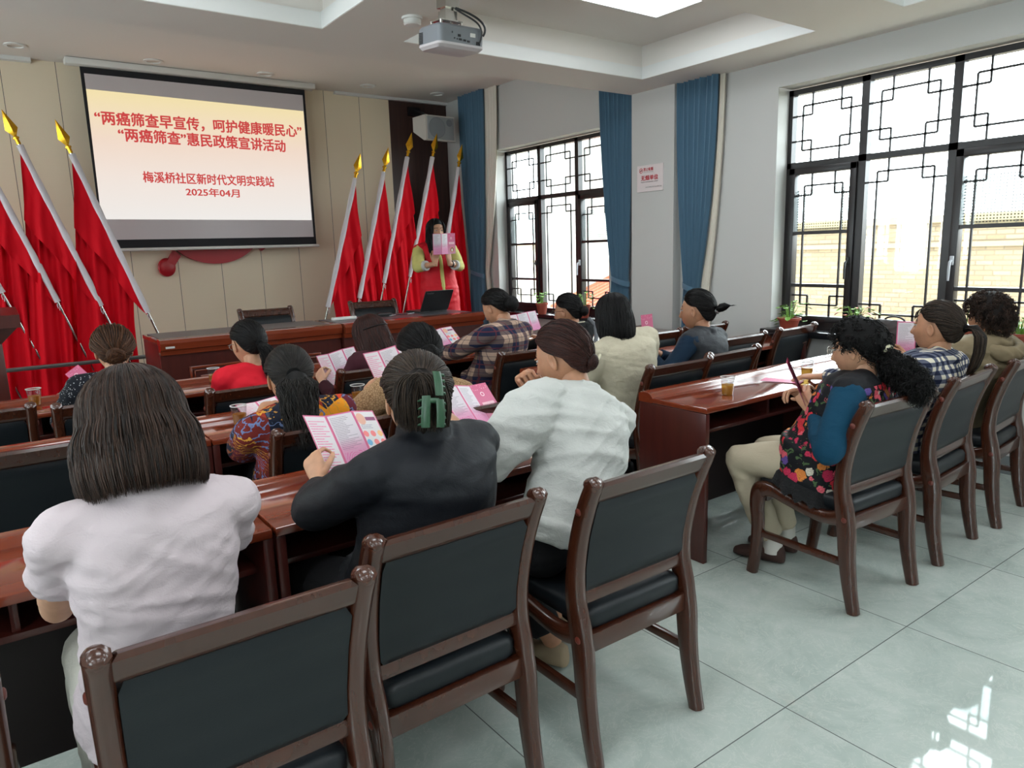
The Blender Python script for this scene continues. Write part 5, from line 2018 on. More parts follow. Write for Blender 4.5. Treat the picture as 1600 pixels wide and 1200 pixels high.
M['redjersey'] = fabric('bright_red_jersey', (200, 22, 40), 0.8, 0.2, 14)
M['maroonknit'] = fabric('dark_maroon_knit', (58, 22, 32), 0.9, 0.2, 20)
M['beigelace'] = fabric('beige_lace_knit', (170, 136, 100), 0.85, 0.5, 60)
g = NG(M['beigelace'])
_v = g.n('ShaderNodeTexVoronoi', feature='DISTANCE_TO_EDGE')
g.l(g.coord(), _v.inputs['Vector'])
_v.inputs['Scale'].default_value = 95
g.color(g.mix(g.math('LESS_THAN', _v.outputs['Distance'], 0.09), lin((168, 136, 102)), lin((132, 102, 72))))
M['blackknit'] = fabric('black_knit', (20, 21, 23), 0.85, 0.2, 20)
M['teal'] = fabric('teal_blue_knit', (8, 58, 82), 0.85, 0.25, 22)
M['darkteal'] = fabric('dark_teal_knit', (16, 38, 58), 0.85, 0.2, 20)
M['greyvest'] = fabric('charcoal_quilted_cloth', (46, 48, 52), 0.75, 0.35, 22)
M['khaki'] = fabric('khaki_jacket_cloth', (122, 108, 84), 0.75, 0.4, 13)
M['redvest'] = fabric('red_volunteer_waistcoat_cloth', (196, 20, 36), 0.6, 0.3, 12)
M['limeknit'] = fabric('pale_lime_knit', (190, 184, 112), 0.85, 0.2, 20)
M['blacktr'] = fabric('black_trouser_cloth', (20, 20, 23), 0.8, 0.25, 16)
M['whitetr'] = fabric('white_trouser_cloth', (184, 182, 172), 0.8, 0.3, 14)
M['creamtr'] = fabric('cream_trouser_cloth', (180, 168, 146), 0.8, 0.3, 14)
M['navytr'] = fabric('dark_blue_trouser_cloth', (32, 36, 48), 0.8, 0.25, 16)
M['shoe'] = mat('black_shoe_leather', (22, 21, 22), 0.4)
M['brownshoe'] = mat('brown_suede_shoe', (64, 42, 36), 0.8)
M['tanshoe'] = mat('tan_canvas_shoe', (150, 130, 104), 0.7)
M['check'] = plaid('navy_white_check', ((28, 34, 56), (88, 92, 108), (212, 204, 186)), 25)
M['plaid'] = plaid('navy_beige_plaid', ((30, 36, 60), (96, 80, 78), (176, 148, 130)), 9, (96, 44, 52))
M['floral'] = floral('black_floral_print')
M['batik'] = batik('batik_print')
M['dotted'] = dotted('black_dotted_cloth')
blackband = mat('black_hair_band', (10, 10, 11), 0.8, spec=0.1)

hold = dict(pose='hold')
PEOPLE = {}
# --- front row
PEOPLE['p1'] = person('woman in a pale pink-white T-shirt with a brown-black bob at front left', (0.212, 1.60), 1, (0.222, 1.665, 1.265), (-2, 22), bulk=0.88, sw=0.160,
    hair=h_bob_long, hairm='darkbrown', top='t_shirt', topm=M['pinkwhite'], trm=M['whitetr'], shoem=M['shoe'], sleeve='short', puff=0.006, loose=0.014, slouch=0.03, vox=0.0075, hem=-0.03, wr=0.0062, wrs=8,
    arms={'L': dict(w=(0.09, 1.93, 0.80), hint=(-0.22, -0.2, -0.9), f=(0.5, 0.8, 0), p=(0, 0, -1)), 'R': dict(w=(0.32, 1.95, 0.80), hint=(0.3, -0.2, -0.9), f=(-0.5, 0.8, 0), p=(0, 0, -1))})
PEOPLE['p2'] = person('woman in a navy-black top with a green hair claw, holding open pink brochures', (0.865, 1.70), 14, (0.931, 1.717, 1.208), (-36, 20), bulk=1.08, sw=0.185, roll=4,
    hair=h_claw, hairm='greybrown', top='sweatshirt', topm=M['navyjersey'], trm=M['blacktr'], shoem=M['shoe'], sleeve='long', sleeve_r=1.18, loose=0.022, slouch=0.075, vox=0.0085, hem=-0.06, wr=0.006, wrs=5, skin_='c', nk=0.028, collar=0.03,
    arms={'L': dict(w=(0.74, 2.00, 0.815), hint=(-1, -0.2, -0.5), f=(0.1, 0.75, 0.55), p=(0.75, 0.35, -0.3), pose='hold', cuff=0), 'R': dict(w=(1.32, 2.13, 0.86), hint=(0.8, -0.4, -0.5), f=(0.15, 0.85, 0.25), p=(-0.5, 0.3, -0.6), pose='hold')})
def h_p3(mb, gl):
    i1 = bun(118, 0.030, 2200, 0.011, off=0.012, n_b=200)(mb, gl) or {}
    c = spt(R(118), R(160), 0.03)
    b = MB()
    for k in range(7):
        b.ell(c + V3(0.018 - 0.006 * k, -0.004, 0.022 - 0.003 * k), (0.006, 0.006, 0.006), 10, 6)
    i1['hair_clip'] = (b, mat('pale_hair_clip', (206, 200, 170), 0.3))
    return i1
PEOPLE['p3'] = person('woman in a crumpled white blouse resting her chin on her hand at the aisle', (1.425, 1.70), 10, (1.590, 1.92, 1.232), (12, 14), bulk=0.93, sw=0.165, skin_='b',
    hair=h_p3, hairm='maroon', top='blouse', topm=M['whitecotton'], trm=M['blacktr'], shoem=M['tanshoe'], sleeve='long', sleeve_r=1.35, puff=0.018, loose=0.022, slouch=0.05, vox=0.007, hem=-0.01, wr=0.0080, wrs=6.5, roll=0,
    arms={'L': dict(w=(1.35, 2.03, 0.785), hint=(-1, 0.0, -0.6), f=(0.2, 0.9, 0), p=(0, 0, -1)), 'R': dict(w=(1.625, 2.10, 0.935), hint=(0.5, 0.5, -1.0), f=(-0.45, 0.0, 0.85), p=(-0.3, -0.8, 0.1), pose='fist')},
    legs={'L': dict(k=(1.38, 2.08, 0.52), a=(1.50, 1.86, 0.085), toe=10), 'R': dict(k=(1.60, 2.10, 0.52), a=(1.62, 2.0, 0.075), toe=0)})
# --- second row
PEOPLE['p4'] = person('woman in a red and orange batik jacket with a long low ponytail', (1.0, 2.92), -4, (0.942, 2.79, 1.138), (-7, 16), bulk=1.0, sw=0.172, skin_='b',
    hair=pony(98, [(0, 0, 0), (0, -0.030, -0.02), (0, -0.042, -0.08), (0, -0.042, -0.17), (0, -0.046, -0.285)], 0.020, 0.072, 1500, 1500, 0.010, 0.006, 2.5, 0.8, band=blackband), hairm='greyblack', top='batik_jacket', topm=M['batik'], trm=M['blacktr'], shoem=M['shoe'],
    sleeve_r=1.2, loose=0.018, slouch=0.02, hem=-0.06, collar=0.02, headscale=1.03,
    arms={'L': dict(w=(0.92, 3.14, 0.80), hint=(-0.6, -0.3, -0.7)), 'R': dict(w=(1.06, 3.14, 0.80), hint=(0.6, -0.3, -0.7))})
PEOPLE['p5'] = person('woman in a beige lace top with pinned-up black hair, mostly hidden', (1.49, 2.85), -6, (1.556, 2.865, 1.158), (0, 18), bulk=1.1, sw=0.178, skin_='b',
    hair=bun(112, 0.045, 1300, 0.014, off=0.012, messy=0.008, n_b=320, flat=0.6), hairm='black', top='knit_top', topm=M['beigelace'], trm=M['blacktr'], shoem=M['shoe'], sleeve_r=1.2, loose=0.018, slouch=0.05,
    arms={'L': dict(w=(1.37, 2.92, 0.83), hint=(-1, -0.2, -0.5), f=(0.05, 0.75, 0.6), p=(0.75, 0.35, -0.2), pose='hold'), 'R': dict(w=(1.66, 3.16, 0.80), hint=(1, -0.2, -0.4))})
# --- third row
PEOPLE['p6'] = person('woman in a dark dotted top with a low brown bun at the far left', (0.46, 4.02), 0, (0.497, 4.00, 1.178), (-4, 10), skin_='c', bulk=1.08, sw=0.168,
    hair=bun(116, 0.042, 1100, 0.012, off=0.010, messy=0.006, flat=0.55), hairm='brown', top='dotted_top', topm=M['dotted'], trm=M['blacktr'], shoem=M['shoe'], loose=0.016, vox=0.011, sleeve_r=1.1,
    arms={'L': dict(w=(0.32, 4.30, 0.80)), 'R': dict(w=(0.58, 4.32, 0.80))})
PEOPLE['p7'] = person('woman in a bright red T-shirt with a black ponytail', (1.07, 3.90), 8, (1.099, 3.87, 1.160), (3, 12), skin_='c', sw=0.165,
    hair=with_glasses(pony(104, [(0, 0, 0), (0.01, -0.028, -0.02), (0.016, -0.036, -0.07), (0.014, -0.030, -0.13), (0.008, -0.026, -0.19)], 0.017, 0.036, 1100, 500, 0.009, 0.006, 1.8, 0.6, band=blackband), glasses((150, 146, 140))), hairm='black', top='t_shirt', topm=M['redjersey'], trm=M['navytr'], shoem=M['shoe'], sleeve='three', loose=0.016, vox=0.011,
    arms={'L': dict(w=(1.04, 4.16, 0.80)), 'R': dict(w=(1.16, 4.18, 0.80))})
def h_p8(mb, gl):
    h_long_maroon(mb, gl)
    b = MB()
    pts = [spt(R(82), R(a), 0.021) for a in range(112, 252, 8)]
    b.tube(pts, 0.004, 8)
    return {'twisted_lock': (b, HM['black'])}
PEOPLE['p8'] = person('woman in a dark maroon top with long reddish-brown half-up hair', (1.74, 3.96), 14, (1.796, 3.915, 1.130), (8, 20), skin_='a', sw=0.165,
    hair=h_p8, hairm='maroon', top='knit_top', topm=M['maroonknit'], trm=M['blacktr'], shoem=M['shoe'], loose=0.016, vox=0.011, slouch=0.05,
    arms={'L': dict(w=(1.58, 4.08, 0.73), f=(0.1, 0.7, 0.5), p=(0.8, 0.3, -0.2), pose='hold'), 'R': dict(w=(1.86, 4.28, 0.80))})
PEOPLE['p9'] = person('woman in a navy and beige plaid shirt with a large low black bun', (2.70, 4.03), 12, (2.729, 3.975, 1.218), (4, 28), skin_='b', sw=0.172,
    hair=bun(112, 0.052, 1300, 0.010, off=0.028, flat=1.0), hairm='black', top='plaid_shirt', topm=M['plaid'], trm=M['blacktr'], shoem=M['shoe'], loose=0.020, sleeve_r=1.2, slouch=0.06, hem=-0.14, collar=0.02,
    arms={'L': dict(w=(2.47, 4.24, 0.79), hint=(-0.9, -0.3, -0.5), f=(0.3, 0.9, -0.05), p=(0.1, 0, -1)), 'R': dict(w=(2.78, 4.32, 0.80))})
def strap_glasses(mb, gl):
    return with_glasses(bun(104, 0.036, 1100, 0.009, off=0.022, flat=1.0), glasses())(mb, gl)
PEOPLE['p10'] = person('woman in a black top and dark spectacles by the far window', (3.31, 4.02), 16, (3.334, 3.905, 1.165), (8, 8), skin_='b', sw=0.168, nk=0.022,
    hair=strap_glasses, hairm='black', top='knit_top', topm=M['blackknit'], trm=M['blacktr'], shoem=M['shoe'], loose=0.016, vox=0.011, collar=0.012,
    arms={'L': dict(w=(3.08, 4.26, 0.83), f=(0.1, 0.7, 0.5), p=(0.8, 0.3, -0.2), pose='hold'), 'R': dict(w=(3.44, 4.32, 0.80))})
# --- right block
PEOPLE['p11'] = person('woman in a cream blouse with a straight black bob', (2.92, 2.90), -8, (2.858, 2.96, 1.225), (-4, 12), skin_='a', sw=0.175,
    hair=h_bob_black, hairm='black', top='blouse', topm=M['creamchiffon'], trm=M['blacktr'], shoem=M['shoe'], loose=0.026, sleeve_r=1.3, puff=0.010, hem=-0.08, wr=0.004, wrs=12,
    arms={'L': dict(w=(2.78, 3.16, 0.80)), 'R': dict(w=(3.02, 3.18, 0.80))})
PEOPLE['p12'] = person('woman in a charcoal waistcoat and dark teal sleeves holding up a pink folded brochure', (3.46, 2.93), 12, (3.482, 2.865, 1.210), (10, 2), skin_='b', sw=0.168,
    hair=pony(100, [(0, 0, 0), (0, -0.030, 0.018), (0.0, -0.055, 0.026), (0.0, -0.085, 0.030)], 0.017, 0.032, 1200, 380, 0.012, 0.003, 0.6, 1.7, band=mat('silver_hair_clip', (150, 150, 150), 0.3, metal=0.8)), hairm='black', top='waistcoat', topm=M['greyvest'], trm=M['blacktr'], shoem=M['shoe'], loose=0.024, extra={'sleeve_mat': M['darkteal']}, collar=0.02, hem=-0.08,
    arms={'L': dict(w=(3.22, 3.00, 0.835), hint=(-0.8, -0.2, -0.7), f=(-0.25, 0.6, 0.7), p=(0.7, 0.5, 0), pose='hold'), 'R': dict(w=(3.31, 3.02, 0.825), hint=(0.8, -0.2, -0.7), f=(-0.55, 0.6, 0.5), p=(-0.6, 0.4, -0.3), pose='hold')})
PEOPLE['p13'] = person('elderly woman in a floral waistcoat over teal sleeves with curly hair and spectacles', (2.865, 1.665), 4, (2.916, 1.57, 1.155), (6, 8), skin_='c', bulk=1.02, sw=0.165,
    hair=with_glasses(h_curly_pony, glasses((196, 190, 180))), hairm='black', top='floral_waistcoat', topm=M['floral'], trm=M['creamtr'], shoem=M['brownshoe'], loose=0.028, extra={'sleeve_mat': M['teal'], 'socks': mat('white_sock', (206, 202, 194), 0.9)}, hem=-0.105, slouch=-0.02, vox=0.008, sleeve_r=1.25,
    arms={'L': dict(w=(2.76, 1.64, 0.755), hint=(-0.75, -0.2, -0.9), f=(-0.05, 0.55, 0.75), p=(0.75, 0.3, 0.2), pose='hold'), 'R': dict(w=(2.86, 1.72, 0.775), hint=(0.6, -0.2, -0.9), f=(-0.5, 0.45, 0.55), p=(-0.5, 0.1, -0.5), pose='hold')},
    legs={'L': dict(k=(2.73, 1.985, 0.50), a=(2.84, 1.87, 0.09), toe=12), 'R': dict(k=(2.93, 1.985, 0.50), a=(2.99, 1.90, 0.08), toe=8)})
def h_p14(mb, gl):
    i1 = pony(92, [(0, 0, 0), (0, -0.040, 0.006), (0, -0.068, -0.03), (0, -0.072, -0.10), (0, -0.060, -0.17), (0, -0.040, -0.215)], 0.016, 0.030, 1500, 600, 0.010, 0.002, 0.8, 0.5, band=blackband)(mb, gl) or {}
    pp = []
    for _ in range(60):
        az = rng.uniform(-0.7, 0.7)
        p0 = spt(hairline(az) * 0.93, az, 0.006)
        q = [tuple(p0 + V3(math.sin(az) * 0.02 * k / 11, 0.016 * math.sin(PI * k / 14), -0.045 * (k / 11) ** 1.3)) for k in range(12)]
        pp.append(q)
    strands_mesh(mb, pp, 0.0009)
    return i1
PEOPLE['p14'] = person('woman in a navy and white checked shirt with a long ponytail raising her brochure', (3.57, 1.69), -4, (3.600, 1.535, 1.185), (8, -4), skin_='b', sw=0.168, bulk=1.05,
    hair=h_p14, hairm='greybrown', top='checked_shirt', topm=M['check'], trm=M['navytr'], shoem=M['shoe'], loose=0.020, sleeve_r=1.2, hem=-0.10, collar=0.02, slouch=-0.02,
    arms={'L': dict(w=(3.45, 2.02, 0.785), hint=(-0.9, -0.1, -0.7), f=(-0.3, 0.85, -0.05), p=(0, 0.1, -1)), 'R': dict(w=(4.06, 1.88, 0.80), hint=(0.8, -0.3, -0.6), f=(0.0, 0.6, 0.6), p=(-0.7, 0.4, 0), pose='hold')})
PEOPLE['p15'] = person('woman in a khaki hooded jacket with short curly black hair at the right edge', (4.25, 1.73), -14, (4.251, 1.58, 1.180), (-8, 2), skin_='b', slouch=-0.02, bulk=1.05, sw=0.175,
    hair=h_curly_short, hairm='darkbrown', top='khaki_jacket', topm=M['khaki'], trm=M['navytr'], shoem=M['shoe'], loose=0.032, sleeve_r=1.35, hem=-0.12, collar=0.035, wr=0.006, wrs=8,
    arms={'L': dict(w=(4.12, 2.02, 0.80)), 'R': dict(w=(4.40, 2.02, 0.80))})
# hood lying on the back of the khaki jacket
P = PEOPLE['p15']
hd = MB()
tt_, xx_, yy_ = P['fr'](0.93)
c0 = P['sp'](0.93)
rings = []
for i in range(13):
    a = PI * (-0.1 + 1.2 * i / 12)
    c = c0 + V3(0.105 * math.cos(a), -0.045 - 0.060 * math.sin(a), 0.005 - 0.045 * math.sin(a))
    rings.append(ell_ring(c, V3(math.cos(a), -math.sin(a) * 0.7, 0).normalized(), V3(0, 0, 1), 0.030, 0.024 + 0.022 * math.sin(a), 12))
hd.rings(rings)
hm2 = remesh(hd, 0.008, 2)
wrinkle(hm2, 0.005, 14)
hm2.materials.append(M['khaki'])
link('hood', hm2, P['root'])
# pale neckline and bag strap of the woman in black
P = PEOPLE['p10']
MB().tube([P['N'] + V3(0.062 * math.cos(a), 0.062 * math.sin(a), 0.008 + 0.012 * -math.sin(a)) for a in np.linspace(0, 2 * PI, 25)], 0.004, 6).obj('neck_trim', M['creamchiffon'], P['root'])
MB().tube([P['S0'] + V3(0.10, -0.06, 0.075), P['S0'] + V3(0.095, -0.118, 0.03), P['S0'] + V3(0.06, -0.145, -0.05), P['S0'] + V3(0.0, -0.15, -0.16)], [0.016, 0.016, 0.016, 0.016], 6).obj('bag_strap', mat('grey_webbing', (96, 98, 102), 0.8), P['root'])
# lace edge on the floral waistcoat
P = PEOPLE['p13']
lc = MB()
rings = []
t2_, x2_, y2_ = P['fr'](0.0)
for k in range(3):
    zz = (-0.085, -0.115, -0.150)[k]
    rings.append([P['sp'](0) + x2_ * ((0.226 + 0.012 * k) * math.cos(a) + 0.006 * math.sin(17 * a) * k) + y2_ * ((0.182 + 0.012 * k) * math.sin(a)) + V3(0, 0, zz + 0.006 * k * math.sin(23 * a)) for a in np.linspace(0, 2 * PI, 97)[:-1]])
lc.rings(rings, caps=False)
lacem = mat('black_lace', (14, 14, 16), 0.9)
g = NG(lacem)
g.bump(g.noise(g.coord(), 90, 2)[0], 0.8, 0.01)
lc.obj('lace_hem', lacem, P['root'])

# --- the presenter behind the head table
def h_pres(mb, gl):
    hair_bob(mb, 0.30, 42, 0.06, 1500, vol=0.012, rad=0.0017, inward=0.25, wav=0.001, ragged=0.02)
    ctr = [V3(0.066, 0.02, 0.06), V3(0.086, 0.03, 0.0), V3(0.092, 0.045, -0.10), V3(0.088, 0.09, -0.20), V3(0.075, 0.115, -0.33)]
    bundle_core(mb, ctr, 0.02, 0.034, 0.6)
    strands_mesh(mb, bundle(ctr, 0.02, 0.036, 400, 14, 0.003, 1.0, 0.6), 0.0014)
PEOPLE['p16'] = person('standing presenter in a red waistcoat holding an open brochure before her face', (3.85, 6.52), 168, (3.84, 6.52, 1.815), (6, 4), stand=True, base_z=0.15, skin_='c', sw=0.17,
    hair=h_pres, hairm='black', top='red_waistcoat', topm=M['redvest'], trm=M['blacktr'], shoem=M['shoe'], loose=0.026, extra={'sleeve_mat': M['limeknit']}, hem=-0.24, slouch=-0.01, sleeve='three', sleeve_r=1.15, vox=0.010,
    arms={'R': dict(w=(3.635, 6.215, 1.36), hint=(1, -0.2, -0.9), f=(0.15, 0.0, 1), p=(0.3, 1, 0), pose='hold'), 'L': dict(w=(3.80, 6.215, 1.36), hint=(-1, -0.2, -0.9), f=(-0.15, 0.0, 1), p=(-0.3, 1, 0), pose='hold')})
P = PEOPLE['p16']
# white cuffs, lime placket, bracelet
for nm in ('L', 'R'):
    S, E_, Wl, _s = P['A'][nm]
    a_, b_ = E_ + (Wl - E_) * 0.40, E_ + (Wl - E_) * 0.52
    MB().tube([a_, b_], [0.052, 0.050], 16).obj('white_cuff', M['whitecotton'], P['root'])
    if nm == 'L':
        q = E_ + (Wl - E_) * 0.80
        MB().tube([q, q + (Wl - E_) * 0.06], [0.034, 0.033], 16).obj('bracelet', M['dark'], P['root'])
fr_y = [P['sp'](t) + P['fr'](t)[2] * (0.142 if t < 0.75 else 0.120) + V3(0.0, 0, 0) for t in (0.0, 0.15, 0.3, 0.45, 0.6, 0.75)]
MB().tube(fr_y, [0.022, 0.021, 0.02, 0.02, 0.02, 0.018], 8).obj('lime_front', M['limeknit'], P['root'])
# ================================================================== flags on the stage
M['flagred'] = mat('red_flag_satin', (204, 8, 28), 0.7, spec=0.12)
g = NG(M['flagred'])
g.bump(g.noise(g.mapping(g.coord(), (5, 5, 1.0)), 2.5, 3, 0.5, 0.6)[0], 0.25, 0.012)
M['sleeve'] = fabric('white_pole_sleeve', (206, 200, 204), 0.8, 0.3, 40)
def flag(label, tip, bot, y, zfloor, fly, lean_y, nf, seed, group):
    """tip / bot: (x, z) of the pole below the finial and of the sleeve's lower end; fly: how low the cloth hangs"""
    dx, dz = bot[0] - tip[0], bot[1] - tip[1]
    k = (zfloor + 0.02 - tip[1]) / dz
    fx = tip[0] + dx * k
    r = thing('flag', label, 'flag', (fx, y, zfloor), 0, group)
    def P(u, oy=0.0):
        return V3(tip[0] + dx * u - fx, oy + lean_y * (1 - u), tip[1] + dz * u - zfloor)
    d = (P(0) - P(1)).normalized()
    MB().tube([P(k), P(0) + d * 0.02], 0.0115, 12).obj('pole', M['steel'], r)
    # spear finial
    f = MB()
    b = P(0) + d * 0.0
    f.tube([b - d * 0.02, b + d * 0.02, b + d * 0.021, b + d * 0.035, b + d * 0.036, b + d * 0.05], [0.016, 0.016, 0.024, 0.024, 0.015, 0.012], 14)
    side = V3(d.z, 0, -d.x).normalized()
    fw = V3(0, 1, 0)
    def rhomb(s, w, t):
        c = b + d * s
        return [c + side * w, c + fw * t, c - side * w, c - fw * t]
    f.rings([rhomb(0.045, 0.012, 0.008), rhomb(0.10, 0.046, 0.018), rhomb(0.25, 0.001, 0.001)])
    f.obj('spear_finial', M['gold'], r, angle=20)
    sl = [P(u) for u in np.linspace(0.02, 1.0, 14)]
    rr2 = [0.024 + 0.003 * math.sin(i * 1.7 + seed) for i in range(14)]
    MB().tube(sl, rr2, 12).obj('sleeve', M['sleeve'], r)
    e = P(1.0)
    MB().tube([e, e + V3(0.012, -0.012, -0.03), e + V3(0.006, -0.012, -0.07)], 0.003, 6).tube([e, e + V3(-0.008, -0.014, -0.025), e + V3(-0.002, -0.014, -0.055)], 0.003, 6).obj('tie_cord', M['sleeve'], r)
    # cloth hanging in folds from the sleeve
    mb = MB()
    s = 1 if dx > 0 else -1
    nu, nv = 72, 30
    rg = random.Random(seed)
    ph = [rg.uniform(0, 6.28) for _ in range(4)]
    for layer in (0, 1):
        rows = []
        for i in range(nv + 1):
            v = i / nv
            row = []
            for j in range(nu + 1):
                u = j / nu
                if layer == 0:
                    p = P(0.02 + 0.98 * u)
                    drop = 0.02 + (1 - u) ** 0.8 * (0.42 * abs(dz))
                    drop = min(drop, max(0.02, p.z - (P(1).z - 0.10 - 0.10 * math.sin(u * 5 + ph[3]) * (1 - u))))
                    zb = p.z - drop
                else:
                    uu = 0.80 * u
                    p = P(0.02 + 0.98 * uu)
                    zb = fly - zfloor + 0.10 * math.sin(u * 4 + ph[0]) + 0.12 * u
                z = p.z + (zb - p.z) * v
                fall = (p.z - z)
                amp = min(0.040, 0.006 + 0.05 * fall)
                w = math.sin(u * nf * 6.28 + ph[1] + 0.5 * math.sin(3 * v + ph[2])) + 0.45 * math.sin(u * nf * 2.3 * 6.28 + ph[2] + v)
                x = p.x - s * 0.07 * fall * (1 - u) + 0.012 * math.sin(u * nf * 6.28 * 0.5 + v * 3 + ph[3]) * min(1, fall * 3)
                yy = p.y + (0.018 if layer == 0 else 0.055) + amp * w * 0.6 - 0.02 * (1 - min(1, fall * 4))
                if layer == 1:
                    x += -s * 0.03 * v
                row.append((x, yy, z))
            rows.append(row)
        mb.rings(rows, closed=False, caps=False)
        mb.rings([[(p[0], p[1] + 0.003, p[2]) for p in q] for q in rows], closed=False, caps=False)
    mb.obj('cloth', M['flagred'], r, angle=180)
    return r
gl_, gr_ = 'flags on the left rack', 'flags on the right side'
flag('leftmost red flag, its pole only showing low at the left picture edge', (-0.56, 2.58), (-0.10, 1.20), 7.27, 0.15, 0.24, 0.0, 3.2, 5, gl_)
flag('red flag second from the left picture edge, tip out of view', (-0.30, 2.60), (0.159, 1.257), 7.23, 0.15, 0.24, 0.0, 3.0, 4, gl_)
flag('red flag of the left rack, third counting back from the screen', (0.065, 2.62), (0.530, 1.160), 7.19, 0.15, 0.24, 0.0, 3.4, 3, gl_)
flag('red flag whose gold spear stands highest left of the screen', (0.415, 2.44), (0.841, 1.107), 7.15, 0.15, 0.26, 0.0, 3.1, 2, gl_)
flag('red flag of the left rack standing nearest the screen, overlapping its corner', (0.762, 2.385), (1.194, 1.025), 7.11, 0.15, 0.40, 0.0, 2.6, 1, gl_)
flag('red flag right of the screen standing farthest left', (3.405, 2.30), (2.985, 0.93), 7.40, 0.15, 0.50, 0.0, 2.6, 11, gr_)
flag('red flag right of the screen, second of the five', (3.765, 2.38), (3.37, 1.00), 7.44, 0.15, 0.46, 0.0, 2.8, 12, gr_)
flag('red flag whose gold spear overlaps the left edge of the loudspeaker', (4.09, 2.56), (3.70, 1.15), 7.48, 0.15, 0.46, 0.0, 2.7, 13, gr_)
flag('red flag whose gold spear overlaps the right edge of the loudspeaker', (4.44, 2.58), (4.05, 1.20), 7.52, 0.15, 0.44, 0.0, 2.9, 14, gr_)
flag('red flag behind the presenter, its top against the blue corner curtain', (4.80, 2.48), (4.47, 1.12), 7.54, 0.15, 0.40, 0.0, 3.0, 15, gr_)
for (x0, x1, y, lab) in ((-1.1, 1.20, 7.03, 'grey steel flag rack with a crossbar at the left of the stage'), (2.55, 4.55, 7.34, 'grey steel flag rack behind the right head table')):
    r = thing('flag_rack', lab, 'flag rack', ((x0 + x1) / 2, y, 0.15), 0, 'flag racks')
    h = (x1 - x0) / 2
    MB().box(-h, h, -0.016, 0.016, 0.48, 0.512, 0.004).obj('crossbar', M['iron'], r)
    for s in (-1, 1):
        MB().box(s * h - (0.03 if s > 0 else 0), s * h + (0.03 if s < 0 else 0), -0.015, 0.015, 0.02, 0.5, 0.003).obj('upright', M['iron'], r)
        MB().box(s * h - (0.03 if s > 0 else 0), s * h + (0.03 if s < 0 else 0), -0.05, 0.72 if x0 < 0 else 0.40, 0, 0.025, 0.003).obj('foot', M['iron'], r)

# lectern at the left edge of the picture
r = thing('lectern', 'reddish wooden lectern top poking in at the left picture edge', 'lectern', (-0.12, 5.72, 0.15))
MB().prism([(-0.22, 0.94), (0.22, 1.01), (0.22, 1.05), (-0.22, 1.02)], 'X', -0.31, 0.31).obj('reading_top', M['deskz'], r, angle=20)
MB().rings([[(-0.20, -0.14, 0.84), (0.20, -0.14, 0.84), (0.20, 0.16, 0.84), (-0.20, 0.16, 0.84)], [(-0.29, -0.2, 0.938), (0.29, -0.2, 0.938), (0.29, 0.2, 1.002), (-0.29, 0.2, 1.002)]]).obj('flared_neck', M['deskz'], r, smooth=False)
MB().box(-0.20, 0.20, -0.14, 0.16, 0.05, 0.84, 0.004).box(-0.26, 0.26, -0.20, 0.22, 0, 0.05, 0.004).obj('column', M['deskz'], r)

# ================================================================== laptop and its odds and ends on the right head table
r = thing('laptop', 'open black laptop seen from behind on the right head table', 'laptop', (3.46, 5.98, 0.919), R(188))
MB().rings([rr(-0.165, 0.165, -0.23, 0.0, 0.012, 0.0, 3), rr(-0.165, 0.165, -0.23, 0.0, 0.012, 0.016, 3)]).obj('base', M['dark'], r)
lid = MB().rings([rr(-0.165, 0.165, 0.0, 0.215, 0.012, -0.004, 3), rr(-0.165, 0.165, 0.0, 0.215, 0.012, 0.004, 3)])
rot = Matrix.Rotation(R(62), 3, 'X')
lid.v = [tuple(rot @ Vector(p) + V3(0, 0.002, 0.014)) for p in lid.v]
lo_ = lid.obj('lid', mat('matt_black_lid', (17, 18, 20), 0.5), r)
lt = text_mesh('ThinkPad', 0.022, 0.0002, 0.0, 'badge')
co, _ = mesh_arrays(lt)
co = np.array([tuple(rot @ Vector((-c[0] + 0.150, 0.188 - c[1] * -1 * -1 * -1 if False else 0.185 + c[1], -0.0046)) + V3(0, 0.002, 0.014)) for c in co])
lt.vertices.foreach_set('co', co.reshape(-1))
lt.materials.append(mat('silver_badge', (150, 150, 152), 0.3))
link('badge', lt, lo_)
tag(MB().ell((2.80, 5.93, 0.935), (0.032, 0.055, 0.018), 16, 10).obj('computer_mouse', M['dark']), 'black computer mouse left of the laptop', 'mouse')
tag(MB().tube([(2.84, 5.94, 0.925), (2.95, 5.90, 0.924), (3.05, 5.97, 0.924), (3.15, 5.93, 0.924), (3.25, 5.99, 0.926)], 0.004, 6).obj('laptop_cable', M['dark']), 'thin black cable lying between mouse and laptop', 'cable')
tag(MB().box(2.88, 3.02, 5.98, 6.03, 0.919, 0.945, 0.006).obj('power_adapter', M['dark']), 'black power adapter lying beside the mouse', 'power adapter')
tag(MB().box(2.44, 2.66, 5.95, 6.0, 0.919, 0.944, 0.006).obj('power_strip', M['white']), 'white power strip near the join of the head tables', 'power strip')

